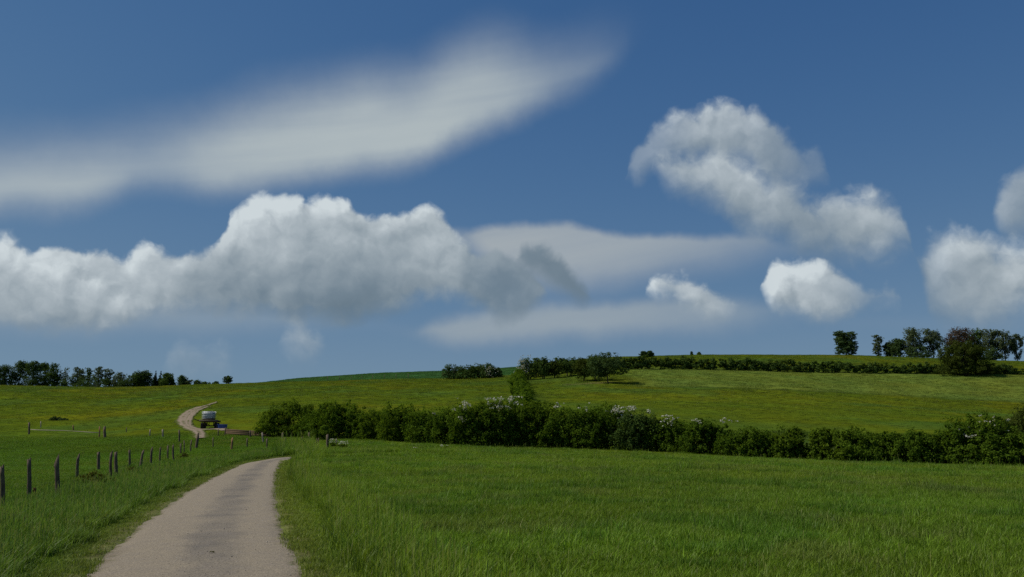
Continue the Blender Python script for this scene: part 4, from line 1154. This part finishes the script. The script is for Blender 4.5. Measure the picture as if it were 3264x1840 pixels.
def barrier():
    pts = [hit(720, 1385), hit(798, 1391), hit(866, 1393)]
    root = thing('plank_barrier', 'low brown plank barrier between posts, left of the near hedge', 'barrier', pts[0])
    m1 = mat_plain('brown planks', (0.075, 0.048, 0.030), (0.135, 0.092, 0.060), 9, 0.9, 0.1)
    for s in range(2):
        a, b = pts[s], pts[s + 1]
        for k in range(3):
            pa, pb = a - pts[0], b - pts[0]
            d = pb - pa; L = d.length
            mb = MB(); mb.box((0, 0, 0), (L - 0.06, 0.05, 0.15))
            o = obj('plank', mb.mesh('plank', m1), root, (pa + pb) / 2 + Vector((0, -0.12 + 0.012 * (k % 2), 0.14 + 0.165 * k)))
            o.rotation_euler = (0.04 * (k - 1), -math.atan2(d.z, math.hypot(d.x, d.y)), math.atan2(d.y, d.x))
barrier()

# ================================================================== the trailer, the tank, the tub
M_RUST = mat_plain('rusty steel', (0.030, 0.022, 0.018), (0.085, 0.055, 0.040), 8, 0.85, 0.3)
M_TYRE = mat_plain('tyre rubber', (0.012, 0.012, 0.012), (0.035, 0.033, 0.030), 14, 0.9, 0.2)
M_RIM = mat_plain('dull rim', (0.16, 0.15, 0.14), (0.34, 0.33, 0.31), 10, 0.7, 0.3)
M_PLANK = mat_plain('trailer boards', (0.09, 0.075, 0.055), (0.19, 0.165, 0.125), 6, 0.9, 0.1)
M_TANK = mat_plain('milky plastic', (0.34, 0.38, 0.40), (0.54, 0.58, 0.60), 3, 0.45, 0.4, 0, 0.05)
M_CAGE = mat_plain('galvanised cage', (0.28, 0.30, 0.32), (0.48, 0.50, 0.52), 9, 0.5, 0.5, 0.6)
M_BLUE = mat_plain('blue plastic', (0.010, 0.045, 0.22), (0.018, 0.075, 0.32), 4, 0.5, 0.4, 0, 0.05)
def wheel(parent, x, y, rad, wd):
    """a wheel: tyre with rounded shoulders, dished rim and hub as sub-parts"""
    n = 28
    prof = [(rad * .60, -wd * .42), (rad * .80, -wd * .5), (rad * .95, -wd * .46), (rad, -wd * .28), (rad, wd * .28), (rad * .95, wd * .46), (rad * .80, wd * .5), (rad * .60, wd * .42)]
    def lathe(pr, close=False):
        V = [(xx, r * math.cos(2 * math.pi * k / n), r * math.sin(2 * math.pi * k / n)) for (r, xx) in pr for k in range(n)]
        q = [(i * n + k, i * n + (k + 1) % n, (i + 1) * n + (k + 1) % n, (i + 1) * n + k) for i in range(len(pr) - 1) for k in range(n)]
        return V, q
    V, q = lathe(prof); w = obj('wheel', mesh_np('wheel', *[np.array(k) for k in lathe([(rad * .1, -wd * .3), (rad * .1, wd * .3)])], M_RUST), parent, (x, y, rad))
    obj('tyre', mesh_np('tyre', V, np.array(q), M_TYRE, True), w)
    V, q = lathe([(0.02, -wd * .40), (rad * .2, -wd * .42), (rad * .25, -wd * .3), (rad * .5, -wd * .22), (rad * .60, -wd * .42), (rad * .62, 0), (rad * .60, wd * .42), (rad * .5, wd * .22), (rad * .25, wd * .3), (rad * .2, wd * .42), (0.02, wd * .40)])
    obj('rim', mesh_np('rim', V, np.array(q), M_RIM, True), w)
def trailer():
    p = hit(664, 1369); p.z += 0.03
    yaw = math.radians(12)
    root = thing('flatbed_trailer', 'old flatbed farm trailer carrying a white tank, beside the dirt track', 'trailer', p, yaw)
    R = 0.37
    for y in (0.35, 2.75):
        for x in (-0.72, 0.72): wheel(root, x, y, R, 0.26)
    bed = MB()
    for x in (-0.5, 0.5): bed.box((x, 1.55, 0.86), (0.09, 3.7, 0.14))
    for y in (-0.22, 0.9, 2.1, 3.32): bed.box((0, y, 0.855), (1.86, 0.08, 0.12))
    obj('frame', bed.mesh('frame', M_RUST), root)
    for y in (0.35, 2.75):
        ax = MB(); ax.tube([(-0.72, y, R), (0.72, y, R)], [0.045, 0.045], 8); obj('axle', ax.mesh('axle', M_RUST), root)
        for x in (-0.5, 0.5):
            sp = MB(); sp.box((x, y, 0.60), (0.08, 0.5, 0.36), None, 0.7); obj('spring', sp.mesh('spring', M_RUST), root)
    mb = MB(); mb.box((0, 0, 0), (0.222, 3.66, 0.05)); pl = mb.mesh('plank', M_PLANK)
    for k in range(8):
        obj('plank', pl, root, (-0.82 + k * 0.234, 1.55, 0.958 + 0.004 * (k % 2)))
    eb = MB(); eb.box((0, -0.31, 0.93), (1.98, 0.06, 0.17)); obj('end_board', eb.mesh('end_board', M_PLANK), root)
    br = MB(); br.tube([(-0.5, -0.2, 0.80), (0.1, 0.35, 0.42)], [.025, .025], 6); obj('brace', br.mesh('brace', M_RUST), root)
    dbm = MB(); dbm.tube([(0.0, 0.3, 0.42), (0.03, 0.2, 0.78)], [.04, .03], 6); obj('hitch_pin', dbm.mesh('hitch_pin', M_RUST), root)
    dr = MB(); dr.tube([(-0.92, 0.35, 0.86), (-1.2, 0.1, 0.95), (-1.42, -0.1, 1.04)], [.06, .05, .045], 7); dr.box((-1.44, -0.11, 1.05), (0.10, 0.16, 0.10))
    obj('drawbar', dr.mesh('drawbar', M_RUST), root)
    # the tank stands on the bed
    tp = p + Matrix.Rotation(yaw, 3, 'Z') @ Vector((-0.08, 0.62, 0.992))
    t = thing('water_tank', 'milky white caged water tank standing on the flatbed trailer', 'tank', tp, math.radians(-9))
    pal = MB()
    for x in (-.46, 0, .46): pal.box((x, 0, 0.05), (0.1, 1.0, 0.1))
    pal.box((0, 0, 0.118), (1.12, 1.0, 0.03)); obj('pallet', pal.mesh('pallet', M_RUST), t)
    bt = MB()
    hx, hy, z0, z1, c = 0.54, 0.47, 0.14, 0.96, 0.09
    def ringp(a, b_, z): return [(a - c, -b_, z), (a, -b_ + c, z), (a, b_ - c, z), (a - c, b_, z), (-a + c, b_, z), (-a, b_ - c, z), (-a, -b_ + c, z), (-a + c, -b_, z)]
    rings = [ringp(hx - .06, hy - .06, z0), ringp(hx, hy, z0 + .06), ringp(hx, hy, z0 + .30), ringp(hx - .015, hy - .015, z0 + .36), ringp(hx, hy, z0 + .42), ringp(hx, hy, z1 - .08), ringp(hx - .08, hy - .08, z1)]
    V = [v for rg in rings for v in rg]; n = 8
    q = [(i * n + k, i * n + (k + 1) % n, (i + 1) * n + (k + 1) % n, (i + 1) * n + k) for i in range(len(rings) - 1) for k in range(n)]
    V += [(0, 0, z0), (0, 0, z1)]
    tt = [(len(V) - 2, (k + 1) % n, k) for k in range(n)] + [(len(V) - 1, (len(rings) - 1) * n + k, (len(rings) - 1) * n + (k + 1) % n) for k in range(n)]
    bt.add(V, q, tt); obj('bottle', bt.mesh('bottle', M_TANK), t)
    cp = MB(); cp.tube([(0, 0, z1 - .02), (0, 0, z1 + .05)], [.11, .11], 14); obj('cap', cp.mesh('cap', M_RUST), t)
    e = 0.015
    bars = []
    for x in np.linspace(-hx, hx, 7):
        for s in (-1, 1): bars.append([(x, s * (hy + 2 * e), 0.13), (x, s * (hy + 2 * e), z1 - .02)])
    for y in np.linspace(-hy, hy, 6):
        for s in (-1, 1): bars.append([(s * (hx + 2 * e), y, 0.13), (s * (hx + 2 * e), y, z1 - .02)])
    for bpts in bars:
        mb = MB(); mb.tube(bpts, [e * .8, e * .8], 5); obj('cage_bar', mb.mesh('cage_bar', M_CAGE), t)
    for z in (0.2, 0.45, 0.7, 0.94):
        mb = MB(); k = 3.4 * e
        mb.tube([(hx + k, -hy - k, z), (hx + k, hy + k, z), (-hx - k, hy + k, z), (-hx - k, -hy - k, z), (hx + k, -hy - k, z)], [e] * 5, 5); obj('cage_hoop', mb.mesh('cage_hoop', M_CAGE), t)
trailer()
def tub():
    p = hit(709, 1368)
    root = thing('water_tub', 'blue plastic drinking tub on the grass right of the trailer', 'tub', p, math.radians(8))
    V, n = [], 20
    def ringt(a, b_, z): return [(a * np.sign(math.cos(k)) * abs(math.cos(k)) ** .45, b_ * np.sign(math.sin(k)) * abs(math.sin(k)) ** .45, z) for k in np.linspace(0, 2 * math.pi, n, endpoint=False)]
    rings = [ringt(.42, .28, 0), ringt(.50, .34, .46), ringt(.52, .36, .50), ringt(.46, .30, .50), ringt(.44, .28, .44), ringt(.38, .24, .05)]
    V = [v for rg in rings for v in rg]
    q = [(i * n + k, i * n + (k + 1) % n, (i + 1) * n + (k + 1) % n, (i + 1) * n + k) for i in range(5) for k in range(n)]
    V.append((0, 0, .05)); t = [(len(V) - 1, 5 * n + k, 5 * n + (k + 1) % n) for k in range(n)]
    obj('basin', mesh_np('basin', V, [np.array(q), np.array(t)], M_BLUE, True), root)
    rm = MB(); rr = ringt(.52, .36, .50); rm.tube(rr + [rr[0]], [.022] * (n + 1), 6, False); obj('rim', rm.mesh('rim', M_BLUE, True), root)
tub()

# ================================================================== grass
SRC = bpy.data.collections.new('grass_sources')
def tuft(name, n, rad, hmin, hmax, bw, seed, curl=0.5, seeds=0):
    r = np.random.default_rng(seed)
    V, Q, T, var = [], [], [], []
    for i in range(n):
        a = r.uniform(0, 6.283); d = rad * math.sqrt(r.random())
        x, y = math.cos(a) * d, math.sin(a) * d
        h = r.uniform(hmin, hmax); w = bw * r.uniform(.6, 1.3)
        la = r.uniform(0, 6.283); lean = h * curl * r.uniform(.1, 1.0)
        lx, ly = math.cos(la) * lean, math.sin(la) * lean
        pa = la + 1.57 + r.uniform(-.5, .5); ox, oy = math.cos(pa) * w / 2, math.sin(pa) * w / 2
        b = len(V)
        V += [(x - ox, y - oy, -.02), (x + ox, y + oy, -.02), (x + lx * .3 - ox * .8, y + ly * .3 - oy * .8, h * .55), (x + lx * .3 + ox * .8, y + ly * .3 + oy * .8, h * .55), (x + lx, y + ly, h * (1 - .25 * curl * r.random()))]
        Q.append((b, b + 1, b + 3, b + 2)); T.append((b + 2, b + 3, b + 4)); var += [r.random()] * 5
    for i in range(seeds):           # flowering stalks
        a = r.uniform(0, 6.283); d = rad * math.sqrt(r.random()); x, y = math.cos(a) * d, math.sin(a) * d
        h = hmax * r.uniform(1.15, 1.7); lx = r.uniform(-.1, .1) * h; w = bw * .5
        b = len(V)
        V += [(x - w / 2, y, 0), (x + w / 2, y, 0), (x + lx + w / 2, y, h * .8), (x + lx - w / 2, y, h * .8), (x + lx - w * 1.3, y, h * .86), (x + lx + w * 1.3, y, h * .86), (x + lx * 1.2, y, h)]
        Q += [(b, b + 1, b + 2, b + 3), (b + 3, b + 2, b + 5, b + 4)]; T.append((b + 4, b + 5, b + 6)); var += [0.93 + .05 * r.random()] * 7
    o = bpy.data.objects.new(name, mesh_np(name, V, [np.array(Q), np.array(T)], M_BLADE, False, {'var': var}))
    SRC.objects.link(o)
for k in range(4): tuft('a_meadow_tuft_%d' % k, 64, 0.20, 0.05, 0.165, 0.0085, 800 + k, 0.95, 0)
for k in range(3): tuft('b_short_tuft_%d' % k, 50, 0.17, 0.03, 0.09, 0.0065, 810 + k, 1.0)
for k in range(3): tuft('c_tall_tuft_%d' % k, 60, 0.16, 0.14, 0.42, 0.0095, 820 + k, 0.8, 1)
for k in range(3): tuft('d_far_tuft_%d' % k, 60, 0.45, 0.05, 0.16, 0.030, 830 + k, 1.0)

def scatter_object(name, P, S, idx, tint, coll, label=None, seed=0):
    n = len(P); r = np.random.default_rng(seed)
    me = bpy.data.meshes.new(name); me.vertices.add(n); me.vertices.foreach_set('co', P.astype(np.float32).ravel())
    def at_(k, ty, key, v):
        a = me.attributes.new(k, ty, 'POINT'); a.data.foreach_set(key, v)
    at_('scl', 'FLOAT_VECTOR', 'vector', S.astype(np.float32).ravel())
    at_('rot', 'FLOAT', 'value', r.uniform(0, 6.283, n).astype(np.float32))
    at_('idx', 'INT', 'value', idx.astype(np.int32))
    at_('tint', 'FLOAT_COLOR', 'color', np.c_[tint, np.ones(n)].astype(np.float32).ravel())
    me.update()
    o = obj(name, me, None, None, kind='stuff')
    if label: o['label'] = label
    g = bpy.data.node_groups.new(name, 'GeometryNodeTree')
    g.interface.new_socket('Geometry', in_out='INPUT', socket_type='NodeSocketGeometry')
    g.interface.new_socket('Geometry', in_out='OUTPUT', socket_type='NodeSocketGeometry')
    N = g.nodes.new; K = g.links.new
    gi, go = N('NodeGroupInput'), N('NodeGroupOutput')
    inst = N('GeometryNodeInstanceOnPoints'); ci = N('GeometryNodeCollectionInfo')
    ci.inputs['Collection'].default_value = coll; ci.inputs['Separate Children'].default_value = True; ci.inputs['Reset Children'].default_value = True
    def na(k, ty):
        q = N('GeometryNodeInputNamedAttribute'); q.data_type = ty; q.inputs['Name'].default_value = k; return q.outputs['Attribute']
    K(gi.outputs[0], inst.inputs['Points']); K(ci.outputs[0], inst.inputs['Instance'])
    inst.inputs['Pick Instance'].default_value = True
    K(na('idx', 'INT'), inst.inputs['Instance Index']); K(na('scl', 'FLOAT_VECTOR'), inst.inputs['Scale'])
    cx = N('ShaderNodeCombineXYZ'); K(na('rot', 'FLOAT'), cx.inputs[2])
    er = N('FunctionNodeEulerToRotation'); K(cx.outputs[0], er.inputs[0]); K(er.outputs[0], inst.inputs['Rotation'])
    K(inst.outputs[0], go.inputs[0])
    m = o.modifiers.new('scatter', 'NODES'); m.node_group = g
    return o

def strew(n, y0, y1, power, seed):
    """random points in the wedge of ground in view, density falling with distance"""
    r = np.random.default_rng(seed)
    t = r.random(n)
    Y = (y0 ** power + t * (y1 ** power - y0 ** power)) ** (1 / power)
    a = r.uniform(-0.68, 0.68, n)
    return a * Y, Y, r
def grass():
    X, Y, r = strew(120000, 6.0, 95, 1.05, 31)
    ld = lane_dist(X, Y)
    keep = ld > -0.12 + 0.45 * fbm(X * 1.1, Y * 1.1, 4, 77)
    a = to_a(X, Y)
    # not on the dirt track by the trailer
    keep &= ~((Y > 86) & (np.abs(a - A_(640)) < 0.012))
    X, Y, ld, a = X[keep], Y[keep], ld[keep], a[keep]
    n = len(X)
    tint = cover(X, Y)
    left = X < np.interp(Y, LC[:, 1], LC[:, 0])
    left &= Y < 62
    fence_a = np.interp(Y, [8, 25, 43, 62, 72, 80], [A_(-900), A_(60), A_(330), A_(450), A_(540), A_(628)])
    past = (a < fence_a) | ((Y > 62) & (a < A_(640)))
    dist = np.clip(Y / 22, 1.0, 3.0)
    sc = 1.1 * dist ** 0.75 * r.uniform(.75, 1.25, n)
    hz = r.uniform(.75, 1.2, n) * (0.8 + 0.5 * fbm(X / 3, Y / 3, 3, 91))
    idx = r.integers(0, 4, n)
    # bands along the lane: cropped edge, then rank verge
    wob = 0.7 * fbm(X / 1.7, Y / 1.7, 3, 55)
    short = ld < 0.35 + wob
    verge = (~short) & (ld < np.where(left, 3.2, 1.5) + wob)
    idx[short] = r.integers(4, 7, short.sum()); hz[short] *= 0.9
    tall = verge & (r.random(n) < np.where(left, 0.75, 0.6))
    idx[tall] = r.integers(7, 10, tall.sum()); hz[tall] *= np.where(left[tall], 0.72, 0.75)
    idx[past] = np.where(r.random(past.sum()) < .6, r.integers(4, 7, past.sum()), r.integers(0, 4, past.sum())); hz[past] *= 0.75
    # the tall stand where the lane bends away
    bend = (~short) & (Y > 48) & (Y < 68) & (a > A_(892)) & (a < A_(1010))
    idx[bend] = r.integers(7, 10, bend.sum()); hz[bend] *= 1.3
    mid = (~past) & (~short) & (~verge) & (Y > 45)
    gate = (~bend) & (Y > 62) & (a > A_(640)) & (a < A_(1060))
    hz[gate] *= 0.55; idx[gate & (idx > 6)] -= 7
    fld = (~past) & (~short) & (~verge)
    cl = fbm(X / 1.4, Y / 1.4, 3, 17)
    lushc = fld & (cl > 0.62)
    hz[lushc] *= 1.35; tint[lushc] *= np.array((0.78, 0.9, 1.0))
    dryc = fld & (fbm(X / 2.2 + 40, Y / 2.2, 3, 19) > 0.66)
    tint[dryc] = tint[dryc] * 0.75 + np.array((0.12, 0.12, 0.045)) * 0.25
    rare = fld & (r.random(n) < 0.02)
    idx[rare] = r.integers(7, 10, rare.sum()); hz[rare] *= 0.7
    # worn, yellowish turf close to the lane; lusher green on the left verge
    wear = np.clip(1 - ld / (0.8 + wob), 0, 1)[:, None] * 0.4
    tint = tint * (1 - wear) + np.array((0.13, 0.12, 0.04)) * wear
    lush = (verge & left)[:, None] * (0.35 + 0.5 * fbm(X / 2, Y / 2, 2, 12))[:, None]
    tint = tint * (1 - 0.5 * lush) + np.array((0.050, 0.112, 0.020)) * 0.5 * lush
    P = np.c_[X, Y, zfun(X, Y) - 0.01]
    S = np.c_[sc, sc, np.clip(dist, 1, 1.25) * hz]
    scatter_object('grass', P, S, idx, tint * 1.48, SRC, 'green grass of the near field, verges and pasture', 5)
    # hillside: coarser sward, seen from far
    X, Y, r = strew(52000, 84, 345, 1.7, 33)
    a = to_a(X, Y)
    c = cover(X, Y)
    keep = ~((np.abs(a - A_(630)) < 0.022) & (Y > 86) & (Y < 140))
    keep &= ~((a > A_(640)) & (Y < 92))
    X, Y, c = X[keep], Y[keep], c[keep]; n = len(X)
    sc = np.clip(Y / 120, .8, 2.2) * r.uniform(.8, 1.3, n)
    hz = (0.55 + 0.7 * fbm(X / 6, Y / 6, 3, 44)) * r.uniform(.6, 1.2, n)
    scatter_object('meadow_sward', np.c_[X, Y, zfun(X, Y) - 0.03], np.c_[sc, sc, hz * np.clip(Y / 150, .7, 1.4)], r.integers(10, 13, n), c * 1.25, SRC, 'tussocky meadow grass with buttercups covering the slopes', 6)
grass()

# ================================================================== loose stones along the lane
STN = bpy.data.collections.new('stone_sources')
def stones():
    m, t, b, o = new_mat('loose stone')
    c = attr(t, 'tint', 'INSTANCER').outputs['Color']
    principled(t, b, o, c, 0.9, 0.2)
    for k in range(3):
        r = np.random.default_rng(900 + k)
        V = np.array([(0, 0, 1), (1, 0, 0), (0, 1, 0), (-1, 0, 0), (0, -1, 0), (0, 0, -1)]) * r.uniform(.6, 1.2, (6, 3))
        F = np.array([(0, 1, 2), (0, 2, 3), (0, 3, 4), (0, 4, 1), (5, 2, 1), (5, 3, 2), (5, 4, 3), (5, 1, 4)])
        STN.objects.link(bpy.data.objects.new('stone_%d' % k, mesh_np('stone_%d' % k, V, F, m)))
    r = np.random.default_rng(44)
    n = 9000
    i = (r.random(n) ** 1.5 * 200).astype(int) + 20
    u = np.where(r.random(n) < .55, np.sign(r.random(n) - .5) * r.normal(.97, .10, n), r.normal(.1, .22, n))
    tg = np.gradient(LC, axis=0); tg /= np.hypot(*tg.T)[:, None]; nr = np.c_[tg[:, 1], -tg[:, 0]]
    p = LC[i] + nr[i] * (u * LHW[i])[:, None] + r.normal(0, .12, (n, 2))
    z = zfun(p[:, 0], p[:, 1]) - .012 + .035 * (1 - np.minimum(1, u * u))
    s = r.uniform(.003, .008, n) * (1 + 1.2 * (r.random(n) < .03))
    col = np.array((.33, .295, .25)) * r.uniform(.6, 1.4, (n, 1))
    scatter_object('gravel', np.c_[p, z + s * .4], np.c_[s * 1.3, s, s * .8], r.integers(0, 3, n), col, STN, 'loose gravel along the edges and crown of the lane', 7)
stones()
def withered():
    p = hit(676, 1769); p.z += 0.03
    th = thing('withered_clump', 'small brown withered clump lying on the lane', 'leaf litter', p)
    obj('leaf', leaf_cloud('leaf', [(0, 0, 0.01, .045, .015, .008)], 40, .02, L_ROSE, 995, 6, .6), th)
withered()
